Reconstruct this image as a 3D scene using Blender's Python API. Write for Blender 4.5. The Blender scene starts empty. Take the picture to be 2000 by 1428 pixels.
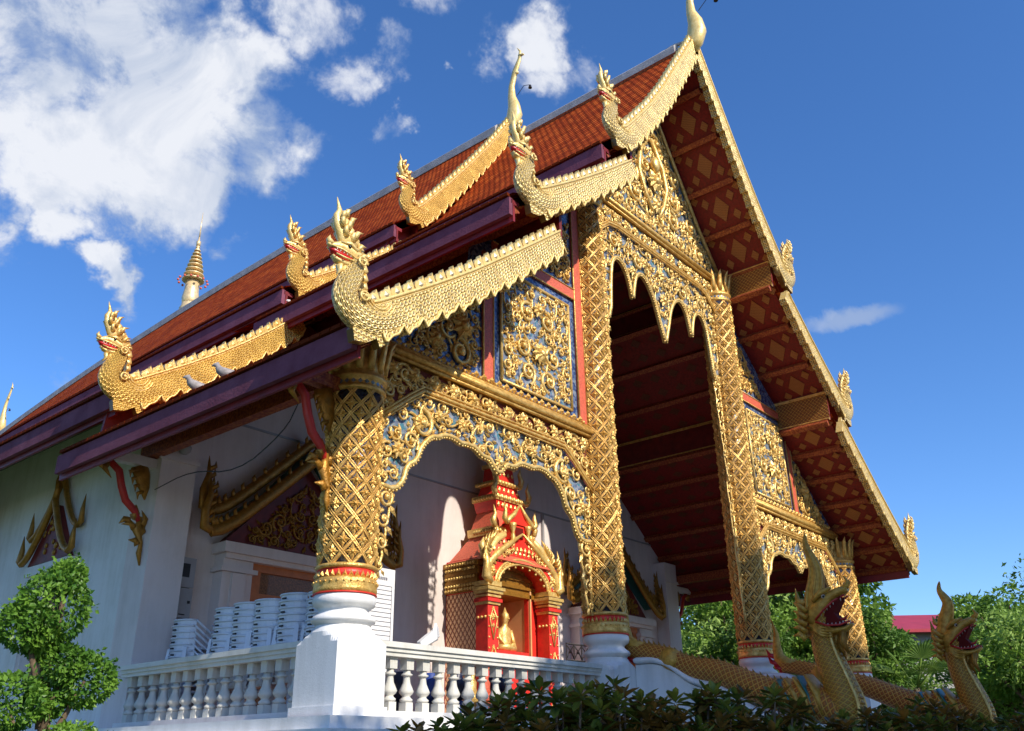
import bpy, math, random
from mathutils import Vector as V, Matrix
sc = bpy.context.scene
COL = sc.collection
R = math.radians
# ------------------------------------------------------------------ camera
FPX, YAW, PITCH, ROLL = 1738.196, 0.8762847, 0.4138007, -0.0143457
CPOS = V((-6.41766, -7.77080, -1.65826))
cy, sy, cp, sp = math.cos(YAW), math.sin(YAW), math.cos(PITCH), math.sin(PITCH)
fw = V((sy*cp, cy*cp, sp)); rt = V((cy, -sy, 0)); up = rt.cross(fw)
cr, sr = math.cos(ROLL), math.sin(ROLL)
r2 = cr*rt + sr*up; u2 = -sr*rt + cr*up
cam = bpy.data.objects.new("camera", bpy.data.cameras.new("camera"))
COL.objects.link(cam)
cam.matrix_world = Matrix(((r2.x, u2.x, -fw.x, CPOS.x), (r2.y, u2.y, -fw.y, CPOS.y), (r2.z, u2.z, -fw.z, CPOS.z), (0, 0, 0, 1)))
cam.data.sensor_width = 36; cam.data.lens = FPX/2000*36
cam.data.clip_end = 3000; cam.data.clip_start = 0.1
sc.camera = cam
# ------------------------------------------------------------------ light
SUN = V((-0.66, -4.78, 3.45)).normalized()
ELEV = math.asin(SUN.z)
sun = bpy.data.objects.new("sun", bpy.data.lights.new("sun", 'SUN'))
COL.objects.link(sun)
sun.data.energy = 5.0; sun.data.angle = R(0.53); sun.data.color = (1, 0.91, 0.77)
sun.rotation_euler = SUN.to_track_quat('Z', 'Y').to_euler()
sun.location = (-6, -40, 40)
sc.view_settings.view_transform = 'Standard'; sc.view_settings.look = 'None'
sc.view_settings.exposure = 0.15; sc.view_settings.gamma = 1.0
sc.cycles.max_bounces = 6; sc.cycles.diffuse_bounces = 3; sc.cycles.glossy_bounces = 3
sc.cycles.transparent_max_bounces = 4; sc.cycles.transmission_bounces = 3
w = bpy.data.worlds.new("World"); sc.world = w; w.use_nodes = True
nt = w.node_tree; N = nt.nodes; L = nt.links
N.clear()
def nd(t, **k):
    n = N.new(t)
    for a, b in k.items(): setattr(n, a, b)
    return n
def lk(a, b): L.new(a, b)
def math_(op, a, b=None, c=None, clamp=False):
    n = nd('ShaderNodeMath', operation=op); n.use_clamp = clamp
    for i, x in enumerate((a, b, c)):
        if x is None: continue
        if isinstance(x, (int, float)): n.inputs[i].default_value = x
        else: lk(x, n.inputs[i])
    return n.outputs[0]
sky = nd('ShaderNodeTexSky', sky_type='NISHITA'); sky.sun_disc = False
sky.sun_elevation = ELEV; sky.sun_rotation = math.atan2(SUN.x, SUN.y)
sky.air_density = 1.0; sky.dust_density = 0.35; sky.ozone_density = 3.0; sky.altitude = 300
tc = nd('ShaderNodeTexCoord'); dirv = tc.outputs['Generated']
sep = nd('ShaderNodeSeparateXYZ'); lk(dirv, sep.inputs[0])
zc = math_('MAXIMUM', sep.outputs[2], 0.06)
cmb = nd('ShaderNodeCombineXYZ')
lk(math_('DIVIDE', sep.outputs[0], zc), cmb.inputs[0]); lk(math_('DIVIDE', sep.outputs[1], zc), cmb.inputs[1])
def noise(vec, scale, detail, rough=.55, dist=0.0):
    n = nd('ShaderNodeTexNoise'); n.inputs['Scale'].default_value = scale; n.inputs['Detail'].default_value = detail
    n.inputs['Roughness'].default_value = rough; n.inputs['Distortion'].default_value = dist
    lk(vec, n.inputs['Vector']); return n.outputs['Fac']
nA = noise(dirv, 9.0, 10, .62, .25); nB = noise(cmb.outputs[0], 2.2, 8, .6, .3)
# (direction, inner radius, outer radius, weight) of the cloud banks
CL = [((.218,.772,.597),.04,.15,1.0), ((.283,.722,.631),.04,.13,1.0), ((.354,.676,.646),.03,.12,1.0), ((.345,.735,.585),.04,.12,1.05),
      ((.26,.785,.563),.04,.13,.95), ((.417,.690,.600),.02,.10,.92), ((.349,.765,.541),.02,.09,.85), ((.298,.816,.495),.01,.055,.85),
      ((.34,.819,.462),.008,.045,.9), ((.195,.754,.627),.03,.12,.95), ((.396,.595,.70),.02,.09,.8), ((.44,.60,.665),.01,.07,.72),
      ((.578,.440,.688),.01,.075,.84), ((.605,.455,.655),.01,.06,.72), ((.517,.538,.666),.004,.025,.86), ((.51,.591,.625),.01,.04,.72),
      ((.42,.755,.503),.006,.05,.72), ((.35,.88,.32),.01,.08,.7), ((.45,.50,.74),.02,.09,.7), ((.30,.655,.69),.02,.09,.75), ((.47,.56,.68),.01,.06,.62), ((.55,.50,.67),.01,.05,.6), ((.62,.42,.66),.01,.05,.62), ((.32,.80,.50),.01,.05,.66), ((.25,.85,.46),.01,.06,.66), ((.90,.22,.33),.005,.025,.6)]
# the bank edges are broken up before the distances are taken
wn = nd('ShaderNodeTexNoise'); wn.inputs['Scale'].default_value = 7.0; wn.inputs['Detail'].default_value = 6; wn.inputs['Roughness'].default_value = .62; lk(dirv, wn.inputs['Vector'])
wv = nd('ShaderNodeVectorMath', operation='MULTIPLY_ADD'); lk(wn.outputs['Color'], wv.inputs[0]); wv.inputs[1].default_value = (.17,.17,.17)
wo = nd('ShaderNodeVectorMath', operation='SUBTRACT'); lk(dirv, wo.inputs[0]); wo.inputs[1].default_value = (.085,.085,.085); lk(wo.outputs[0], wv.inputs[2])
mask = None
for c, r0, r1, wt in CL:
    vm = nd('ShaderNodeVectorMath', operation='DISTANCE'); lk(wv.outputs[0], vm.inputs[0]); vm.inputs[1].default_value = V(c).normalized()
    mr = nd('ShaderNodeMapRange', interpolation_type='SMOOTHSTEP'); lk(vm.outputs['Value'], mr.inputs[0])
    for i, x in ((1, r0), (2, r1), (3, wt), (4, 0.0)): mr.inputs[i].default_value = x
    mask = mr.outputs[0] if mask is None else math_('MAXIMUM', mask, mr.outputs[0])
# one thin streak on the right
A1, A2 = V((.8617,.2985,.413)).normalized(), V((.8800,.226,.4205)).normalized()
ax = (A2-A1); al = ax.length; ax.normalize(); nz = A1.cross(ax).normalized()
d1 = nd('ShaderNodeVectorMath', operation='DOT_PRODUCT'); lk(dirv, d1.inputs[0]); d1.inputs[1].default_value = ax
d2 = nd('ShaderNodeVectorMath', operation='DOT_PRODUCT'); lk(dirv, d2.inputs[0]); d2.inputs[1].default_value = nz
sx = math_('DIVIDE', math_('SUBTRACT', d1.outputs['Value'], (A1+A2).dot(ax)/2), al*.62)
sz_ = math_('DIVIDE', math_('ADD', d2.outputs['Value'], math_('MULTIPLY', math_('SUBTRACT', nA, .5), .07)), .012)
rr = math_('ADD', math_('MULTIPLY', sx, sx), math_('MULTIPLY', sz_, sz_))
mr = nd('ShaderNodeMapRange', interpolation_type='SMOOTHSTEP'); lk(rr, mr.inputs[0])
for i, x in ((1, 0.0), (2, 1.5), (3, .62), (4, 0.0)): mr.inputs[i].default_value = x
dens = math_('ADD', mask, math_('MULTIPLY', math_('SUBTRACT', nA, .5), 2.1))
dens = math_('ADD', dens, math_('MULTIPLY', math_('SUBTRACT', nB, .5), .7))
mr2 = nd('ShaderNodeMapRange', interpolation_type='SMOOTHSTEP'); lk(dens, mr2.inputs[0])
for i, x in ((1, .43), (2, 1.03), (3, 0.0), (4, 1.0)): mr2.inputs[i].default_value = x
gate = math_('MULTIPLY', mr2.outputs[0], math_('MULTIPLY', mask, 3.0, clamp=True))
# a veil of very thin wisps everywhere
cov = math_('MAXIMUM', gate, mr.outputs[0], clamp=True)
cov = math_('MULTIPLY', cov, .96)
nC = noise(dirv, 6.5, 10, .60, .5)
ramp = nd('ShaderNodeMapRange'); lk(math_('ADD', nC, math_('MULTIPLY', math_('SUBTRACT', gate, .5), .25)), ramp.inputs[0])
for i, x in ((1, .42), (2, .62), (3, 0.0), (4, 1.0)): ramp.inputs[i].default_value = x
ccol = nd('ShaderNodeMixRGB'); lk(ramp.outputs[0], ccol.inputs[0])
ccol.inputs[1].default_value = (2.7, 3.25, 4.3, 1); ccol.inputs[2].default_value = (5.3, 5.45, 5.8, 1)
hs = nd('ShaderNodeHueSaturation'); hs.inputs['Saturation'].default_value = 1.12; hs.inputs['Value'].default_value = 1.0
tint = nd('ShaderNodeMixRGB', blend_type='MULTIPLY'); tint.inputs[0].default_value = 1.0
lk(sky.outputs[0], tint.inputs[1]); tint.inputs[2].default_value = (.93, 1.04, 1.27, 1); lk(tint.outputs[0], hs.inputs['Color'])
mx = nd('ShaderNodeMixRGB'); lk(cov, mx.inputs[0]); lk(hs.outputs[0], mx.inputs[1]); lk(ccol.outputs[0], mx.inputs[2])
bg = nd('ShaderNodeBackground'); lk(mx.outputs[0], bg.inputs[0]); bg.inputs[1].default_value = 0.15
out = nd('ShaderNodeOutputWorld'); lk(bg.outputs[0], out.inputs[0])
# ------------------------------------------------------------------ materials
MATS = {}
def newmat(name):
    m = bpy.data.materials.new(name); m.use_nodes = True
    t = m.node_tree; b = t.nodes['Principled BSDF']
    MATS[name] = m
    return m, t, b
def mat(name, col, rough=.5, metal=0., var=.15, scale=6., bump=0., bscale=None, col2=None, coat=0., detail=5, spec=None, thr=None):
    m, t, b = newmat(name); n, l = t.nodes, t.links
    b.inputs['Roughness'].default_value = rough; b.inputs['Metallic'].default_value = metal
    b.inputs['Coat Weight'].default_value = coat
    if spec is not None: b.inputs['Specular IOR Level'].default_value = spec
    tx = n.new('ShaderNodeTexCoord'); no = n.new('ShaderNodeTexNoise')
    no.inputs['Scale'].default_value = scale; no.inputs['Detail'].default_value = detail; no.inputs['Roughness'].default_value = .6
    l.new(tx.outputs['Object'], no.inputs['Vector'])
    c2 = col2 or tuple(min(1, c*(1+var)) for c in col)
    c1 = tuple(c*(1-var) for c in col) if not col2 else col
    r = n.new('ShaderNodeValToRGB'); lo, hi = thr or (.3, .7)
    r.color_ramp.elements[0].position = lo; r.color_ramp.elements[1].position = hi
    r.color_ramp.elements[0].color = (*c1, 1); r.color_ramp.elements[1].color = (*c2, 1)
    l.new(no.outputs['Fac'], r.inputs[0]); l.new(r.outputs[0], b.inputs['Base Color'])
    if bump:
        bp = n.new('ShaderNodeBump'); bp.inputs['Strength'].default_value = bump; bp.inputs['Distance'].default_value = .02
        n2 = n.new('ShaderNodeTexNoise'); n2.inputs['Scale'].default_value = bscale or scale*4; n2.inputs['Detail'].default_value = 4
        l.new(tx.outputs['Object'], n2.inputs['Vector']); l.new(n2.outputs['Fac'], bp.inputs['Height']); l.new(bp.outputs[0], b.inputs['Normal'])
    return m
def stained(name, col, dirt, rough=.65, amt=.6):
    m, t, b = newmat(name); n, l = t.nodes, t.links
    tx = n.new('ShaderNodeTexCoord')
    def nz(sc_, det, vec):
        mp = n.new('ShaderNodeMapping'); mp.inputs['Scale'].default_value = vec; l.new(tx.outputs['Object'], mp.inputs[0])
        q = n.new('ShaderNodeTexNoise'); q.inputs['Scale'].default_value = sc_; q.inputs['Detail'].default_value = det; q.inputs['Roughness'].default_value = .65; l.new(mp.outputs[0], q.inputs['Vector']); return q.outputs['Fac']
    a = nz(5, 8, (1, 1, .12)); c = nz(1.3, 7, (1, 1, 1)); e = nz(40, 3, (1, 1, 1))
    q = n.new('ShaderNodeMath'); q.operation = 'MULTIPLY'; l.new(a, q.inputs[0]); l.new(c, q.inputs[1])
    r = n.new('ShaderNodeValToRGB'); r.color_ramp.elements[0].position = .20; r.color_ramp.elements[1].position = .42
    r.color_ramp.elements[0].color = (*col, 1); r.color_ramp.elements[1].color = (*[x*(1-amt)+y*amt for x, y in zip(col, dirt)], 1)
    l.new(q.outputs[0], r.inputs[0]); l.new(r.outputs[0], b.inputs['Base Color']); b.inputs['Roughness'].default_value = rough; b.inputs['Specular IOR Level'].default_value = .25
    bp = n.new('ShaderNodeBump'); bp.inputs['Strength'].default_value = .22; bp.inputs['Distance'].default_value = .01; l.new(e, bp.inputs['Height']); l.new(bp.outputs[0], b.inputs['Normal'])
mat('gold', (.52,.27,.05), .34, .42, .25, 13, .45, 50, (.94,.62,.19))
mat('gold_bright', (.66,.39,.085), .32, .42, .2, 13, .35, 60, (.97,.71,.28))
mat('gold_pale', (.78,.52,.15), .36, .25, .15, 14, .3, 60, (.94,.72,.31))
mat('gold_dark', (.36,.17,.022), .4, .45, .3, 14, .4, 40)
mat('gold_ribbon', (.42,.20,.04), .38, .3, .25, 14, .3, 50, (.72,.43,.12))
mat('crest_glass', (.34,.33,.24), .4, .1, .3, 20)
mat('gold_stencil_shaded', (.13,.03,.012), .6, .1, .4, 30)  # dark copy of the stencil: shade of the inner porch ceiling painted in
mat('red_paint', (.46,.022,.016), .45, 0, .25, 8, .15, 60)
mat('red_bright', (.74,.035,.022), .42, 0, .18, 8, .15, 60)
mat('red_coral', (.62,.12,.065), .55, 0, .25, 30, .5, 50)
mat('red_dark', (.15,.012,.009), .55, 0, .35, 5, .2, 30)
mat('red_ceiling', (.20,.008,.006), .6, 0, .4, 22, .2, 30)
mat('timber_red', (.20,.022,.012), .5, .1, .4, 26, .3, 30, (.44,.13,.035), thr=(.42,.62))
mat('maroon_carved', (.20,.035,.03), .5, .1, .4, 40, .7, 60)
mat('porch_tiles', (.15,.07,.045), .5, 0, .25, 4)
mat('fascia', (.15,.042,.068), .75, 0, .3, 2.5, .3, 30, (.235,.085,.125), spec=.1)
mat('fascia_red', (.20,.014,.022), .5, 0, .3, 3.5, .2, 25)
stained('white_wall', (.76,.75,.73), (.48,.46,.40))
stained('white_paint', (.82,.82,.82), (.50,.50,.48), .6, .5)
stained('hall_wall', (.74,.66,.64), (.50,.42,.38), .75, .5)
stained('rail_cream', (.70,.69,.64), (.38,.37,.31), .6, .6)
mat('ridge_cement', (.40,.38,.38), .8, 0, .25, 4, .4, 40)
mat('dark_iron', (.03,.026,.028), .5, .5, .2, 10)
mat('orange_frame', (.50,.15,.035), .5, 0, .2, 5, .1)
mat('niche_cream', (.66,.36,.16), .6, 0, .15, 3)
mat('door_lacquer', (.20,.075,.02), .4, .35, .6, 34, .5, 45, coat=.2)
mat('plastic_white', (.74,.77,.84), .35, 0, .04, 3)
mat('slot_dark', (.02,.02,.025), .6)
mat('paper', (.80,.80,.80), .7, 0, .04, 3)
mat('ink', (.10,.10,.16), .7)
mat('box_grey', (.34,.33,.34), .45, .1, .1, 3)
mat('navy', (.012,.016,.05), .4, 0, .3, 3)
mat('blue_cloth', (.02,.06,.30), .6, 0, .3, 5)
mat('orange_cloth', (.70,.10,.03), .6, 0, .2, 5)
mat('eye_white', (.70,.66,.56), .4)
mat('eye_black', (.01,.01,.01), .15)
mat('mouth_red', (.55,.012,.02), .3, 0, .15, 12)
mat('mouth_dark', (.13,.012,.010), .8, spec=.1)
mat('teal', (.03,.16,.14), .35, .2, .3, 20)
mat('blue_glaze', (.02,.10,.35), .25, .2, .3, 20)
mat('soffit_green', (.12,.12,.075), .7, 0, .3, 3, .2)
mat('naga_yellow', (.40,.18,.016), .42, .25, .3, 16, .4, 45, (.72,.42,.07))
mat('bird_grey', (.30,.27,.26), .7, 0, .35, 18)
mat('bird_white', (.62,.60,.58), .7, 0, .2, 18)
mat('bark', (.14,.095,.06), .9, 0, .4, 8, .8, 22)
mat('ground_soil', (.10,.085,.06), .95, 0, .4, .6, .4, 6)
mat('lawn', (.05,.09,.025), .95, 0, .5, .5, .4, 20)
mat('paving', (.36,.34,.31), .85, 0, .2, 2, .2, 20)
mat('far_roof', (.42,.035,.05), .5, .1, .12, 2)
mat('far_wall', (.42,.42,.40), .8, 0, .12, .8)
mat('window_dark', (.02,.022,.025), .2)
mat('rope', (.02,.02,.02), .7)
mat('umbrella_gold', (.80,.58,.30), .35, .35, .25, 6)
mat('stucco_old', (.62,.56,.44), .8, 0, .2, .6, .2)
def leafmat(name, c1, c2, rough=.45, tr=.3, scale=2.2):
    m, t, b = newmat(name); n, l = t.nodes, t.links
    tx = n.new('ShaderNodeTexCoord'); no = n.new('ShaderNodeTexNoise'); no.inputs['Scale'].default_value = scale; no.inputs['Detail'].default_value = 4
    l.new(tx.outputs['Object'], no.inputs['Vector'])
    r = n.new('ShaderNodeValToRGB'); r.color_ramp.elements[0].position = .36; r.color_ramp.elements[1].position = .64
    r.color_ramp.elements[0].color = (*c1, 1); r.color_ramp.elements[1].color = (*c2, 1)
    l.new(no.outputs['Fac'], r.inputs[0]); l.new(r.outputs[0], b.inputs['Base Color']); b.inputs['Roughness'].default_value = rough
    b.inputs['Specular IOR Level'].default_value = .35
    trn = n.new('ShaderNodeBsdfTranslucent'); l.new(r.outputs[0], trn.inputs[0])
    ms = n.new('ShaderNodeMixShader'); ms.inputs[0].default_value = tr
    l.new(b.outputs[0], ms.inputs[1]); l.new(trn.outputs[0], ms.inputs[2])
    l.new(ms.outputs[0], n['Material Output'].inputs[0])
    return m
leafmat('leaf_tree', (.12,.24,.03), (.26,.42,.06), .5, .35, .5)
leafmat('leaf_dark', (.06,.145,.025), (.14,.27,.045), .5, .3, .6)
leafmat('leaf_light', (.20,.35,.06), (.38,.55,.13), .5, .35, .7)
leafmat('leaf_topiary', (.05,.15,.02), (.20,.37,.045), .4, .35, 4)
leafmat('leaf_palm', (.10,.19,.03), (.22,.34,.06), .4, .3, 2)
leafmat('croton_green', (.05,.085,.014), (.24,.25,.035), .3, .25, 5)
leafmat('croton_red', (.07,.055,.014), (.34,.17,.03), .3, .25, 5)
def uvmath(t):
    n, l = t.nodes, t.links
    uv = n.new('ShaderNodeUVMap'); s = n.new('ShaderNodeSeparateXYZ'); l.new(uv.outputs[0], s.inputs[0])
    def M(op, a, b=None):
        q = n.new('ShaderNodeMath'); q.operation = op
        for i, x in enumerate((a, b)):
            if x is None: continue
            if isinstance(x, (int, float)): q.inputs[i].default_value = x
            else: l.new(x, q.inputs[i])
        return q.outputs[0]
    return n, l, s.outputs[0], s.outputs[1], M
def ramp_(n, l, fac, stops):
    r = n.new('ShaderNodeValToRGB'); e = r.color_ramp.elements
    while len(e) < len(stops): e.new(.5)
    for q, (p, c) in zip(e, stops): q.position = p; q.color = (*c, 1)
    l.new(fac, r.inputs[0]); return r.outputs[0]
def scalemat(name, pitch, hole, mid, rim, rough=.34, metal=.35, bump=.8):
    m, t, b = newmat(name); n, l, u, v, M = uvmath(t)
    a = M('DIVIDE', u, pitch); c = M('DIVIDE', v, pitch*.86)
    row = M('FLOOR', c); a2 = M('ADD', a, M('MULTIPLY', M('MODULO', M('ABSOLUTE', row), 2.0), .5))
    fu = M('SUBTRACT', M('FRACT', a2), .5); fv = M('SUBTRACT', M('FRACT', c), .5)
    d = M('SQRT', M('ADD', M('MULTIPLY', fu, fu), M('MULTIPLY', fv, fv)))
    no = n.new('ShaderNodeTexNoise'); no.inputs['Scale'].default_value = 5; tx = n.new('ShaderNodeTexCoord'); l.new(tx.outputs['Object'], no.inputs['Vector'])
    col = ramp_(n, l, d, [(0, hole), (.12, hole), (.2, mid), (.30, mid), (.36, rim), (.47, rim), (.60, hole)])
    mixn = n.new('ShaderNodeMixRGB'); mixn.blend_type = 'MULTIPLY'; mixn.inputs[0].default_value = 1
    l.new(col, mixn.inputs[1]); l.new(ramp_(n, l, no.outputs['Fac'], [(.3, (.72,.66,.55)), (.7, (1.1,1.08,1.0))]), mixn.inputs[2])
    l.new(mixn.outputs[0], b.inputs['Base Color'])
    h = ramp_(n, l, d, [(0, (.1,)*3), (.2, (.35,)*3), (.38, (1,)*3), (.5, (.6,)*3), (.62, (0,)*3)])
    bp = n.new('ShaderNodeBump'); bp.inputs['Strength'].default_value = bump; bp.inputs['Distance'].default_value = .012
    l.new(h, bp.inputs['Height']); l.new(bp.outputs[0], b.inputs['Normal'])
    b.inputs['Roughness'].default_value = rough; b.inputs['Metallic'].default_value = metal
scalemat('scale_pale', .066, (.22,.12,.025), (.78,.66,.38), (.95,.70,.25), .36, .22, 1.0)
scalemat('scale_gold', .060, (.26,.13,.018), (.74,.47,.11), (.95,.62,.15), .34, .25, 1.0)
def latticemat(name, pu, pv, edge, cell, cell2, rough=.4, metal=.3):
    m, t, b = newmat(name); n, l, u, v, M = uvmath(t)
    a = M('DIVIDE', u, pu); c = M('DIVIDE', v, pv)
    e1 = M('ABSOLUTE', M('SUBTRACT', M('FRACT', M('ADD', a, c)), .5)); e2 = M('ABSOLUTE', M('SUBTRACT', M('FRACT', M('SUBTRACT', a, c)), .5))
    d = M('MAXIMUM', e1, e2)
    col = ramp_(n, l, d, [(0, cell2), (.22, cell), (.36, cell), (.43, edge), (.5, edge)])
    l.new(col, b.inputs['Base Color'])
    bp = n.new('ShaderNodeBump'); bp.inputs['Strength'].default_value = .8; bp.inputs['Distance'].default_value = .012
    l.new(ramp_(n, l, d, [(0, (.8,)*3), (.3, (.45,)*3), (.4, (.1,)*3), (.46, (1,)*3)]), bp.inputs['Height']); l.new(bp.outputs[0], b.inputs['Normal'])
    b.inputs['Roughness'].default_value = rough; b.inputs['Metallic'].default_value = metal
latticemat('naga_scales', .085, .105, (.72,.42,.08), (.34,.10,.014), (.52,.19,.03))
latticemat('naga_neck_scales', .06, .075, (.72,.45,.08), (.34,.14,.016), (.52,.27,.04))
latticemat('shrine_lattice', .11, .16, (.22,.035,.02), (.80,.45,.25), (.88,.62,.38), .45, .2)
latticemat('gold_stencil', .26, .26, (.70,.34,.09), (.30,.07,.02), (.74,.37,.10), .6, .1)
latticemat('fret_gold', .09, .09, (.60,.33,.06), (.16,.03,.012), (.55,.28,.05), .45, .3)
def tilemat(name):
    m, t, b = newmat(name); n, l, u, v, M = uvmath(t)
    vv = M('DIVIDE', v, .145); row = M('FLOOR', vv); uu = M('ADD', M('DIVIDE', u, .15), M('MULTIPLY', M('MODULO', M('ABSOLUTE', row), 2.0), .5))
    fu = M('ABSOLUTE', M('SUBTRACT', M('FRACT', uu), .5)); fv = M('FRACT', vv)
    cb = n.new('ShaderNodeCombineXYZ'); l.new(M('FLOOR', uu), cb.inputs[0]); l.new(row, cb.inputs[1])
    wn = n.new('ShaderNodeTexWhiteNoise'); wn.noise_dimensions = '2D'; l.new(cb.outputs[0], wn.inputs['Vector'])
    c2 = n.new('ShaderNodeCombineXYZ'); l.new(u, c2.inputs[0]); l.new(v, c2.inputs[1])
    no = n.new('ShaderNodeTexNoise'); no.inputs['Scale'].default_value = .9; no.inputs['Detail'].default_value = 7; l.new(c2.outputs[0], no.inputs['Vector'])
    base = ramp_(n, l, wn.outputs['Value'], [(0, (.34,.050,.010)), (.5, (.46,.072,.013)), (1, (.60,.12,.020))])
    mx = n.new('ShaderNodeMixRGB'); mx.blend_type = 'MULTIPLY'; mx.inputs[0].default_value = 1
    l.new(base, mx.inputs[1]); l.new(ramp_(n, l, no.outputs['Fac'], [(.3, (.78,.74,.74)), (.52, (1,1,1)), (.75, (1.15,1.15,1.1))]), mx.inputs[2])
    edge = M('MAXIMUM', M('MULTIPLY', fu, 2.0), M('POWER', fv, 1.5))
    m2 = n.new('ShaderNodeMixRGB'); m2.blend_type = 'MULTIPLY'; m2.inputs[0].default_value = 1; l.new(mx.outputs[0], m2.inputs[1])
    l.new(ramp_(n, l, edge, [(0, (1.15,1.15,1.15)), (.5, (1.05,1,1)), (.78, (.5,.42,.42)), (1, (.22,.18,.18))]), m2.inputs[2])
    l.new(m2.outputs[0], b.inputs['Base Color'])
    bp = n.new('ShaderNodeBump'); bp.inputs['Strength'].default_value = .35; bp.inputs['Distance'].default_value = .02
    l.new(ramp_(n, l, edge, [(0, (.9,)*3), (.6, (.8,)*3), (1, (0,)*3)]), bp.inputs['Height']); l.new(bp.outputs[0], b.inputs['Normal'])
    b.inputs['Roughness'].default_value = .85; b.inputs['Specular IOR Level'].default_value = .06
tilemat('roof_tile')
def mosaicmat(name, stops, scale=22, rough=.22, metal=.35):
    m, t, b = newmat(name); n, l = t.nodes, t.links
    tx = n.new('ShaderNodeTexCoord'); vo = n.new('ShaderNodeTexVoronoi'); vo.inputs['Scale'].default_value = scale
    l.new(tx.outputs['Object'], vo.inputs['Vector'])
    no = n.new('ShaderNodeTexNoise'); no.inputs['Scale'].default_value = 3.2; no.inputs['Detail'].default_value = 3; l.new(tx.outputs['Object'], no.inputs['Vector'])
    s = n.new('ShaderNodeSeparateColor'); l.new(vo.outputs['Color'], s.inputs[0])
    q = n.new('ShaderNodeMath'); q.operation = 'MULTIPLY_ADD'; l.new(s.outputs[0], q.inputs[0]); q.inputs[1].default_value = .55
    q2 = n.new('ShaderNodeMath'); q2.operation = 'MULTIPLY'; l.new(no.outputs['Fac'], q2.inputs[0]); q2.inputs[1].default_value = .5
    l.new(q2.outputs[0], q.inputs[2])
    l.new(ramp_(n, l, q.outputs[0], stops), b.inputs['Base Color'])
    bp = n.new('ShaderNodeBump'); bp.inputs['Strength'].default_value = .35; bp.inputs['Distance'].default_value = .01
    l.new(vo.outputs['Distance'], bp.inputs['Height']); l.new(bp.outputs[0], b.inputs['Normal'])
    b.inputs['Roughness'].default_value = rough; b.inputs['Metallic'].default_value = metal
mosaicmat('mosaic_blue', [(.25, (.02,.035,.11)), (.45, (.055,.09,.23)), (.6, (.12,.18,.33)), (.8, (.26,.30,.38))], 26, .25, .2)
mosaicmat('mosaic_grey', [(.25, (.07,.09,.15)), (.45, (.22,.25,.32)), (.6, (.36,.37,.38)), (.75, (.08,.22,.28))], 26, .25, .2)
mosaicmat('mosaic_dark', [(.25, (.012,.016,.05)), (.5, (.03,.04,.10)), (.7, (.08,.09,.12))], 30)
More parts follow.
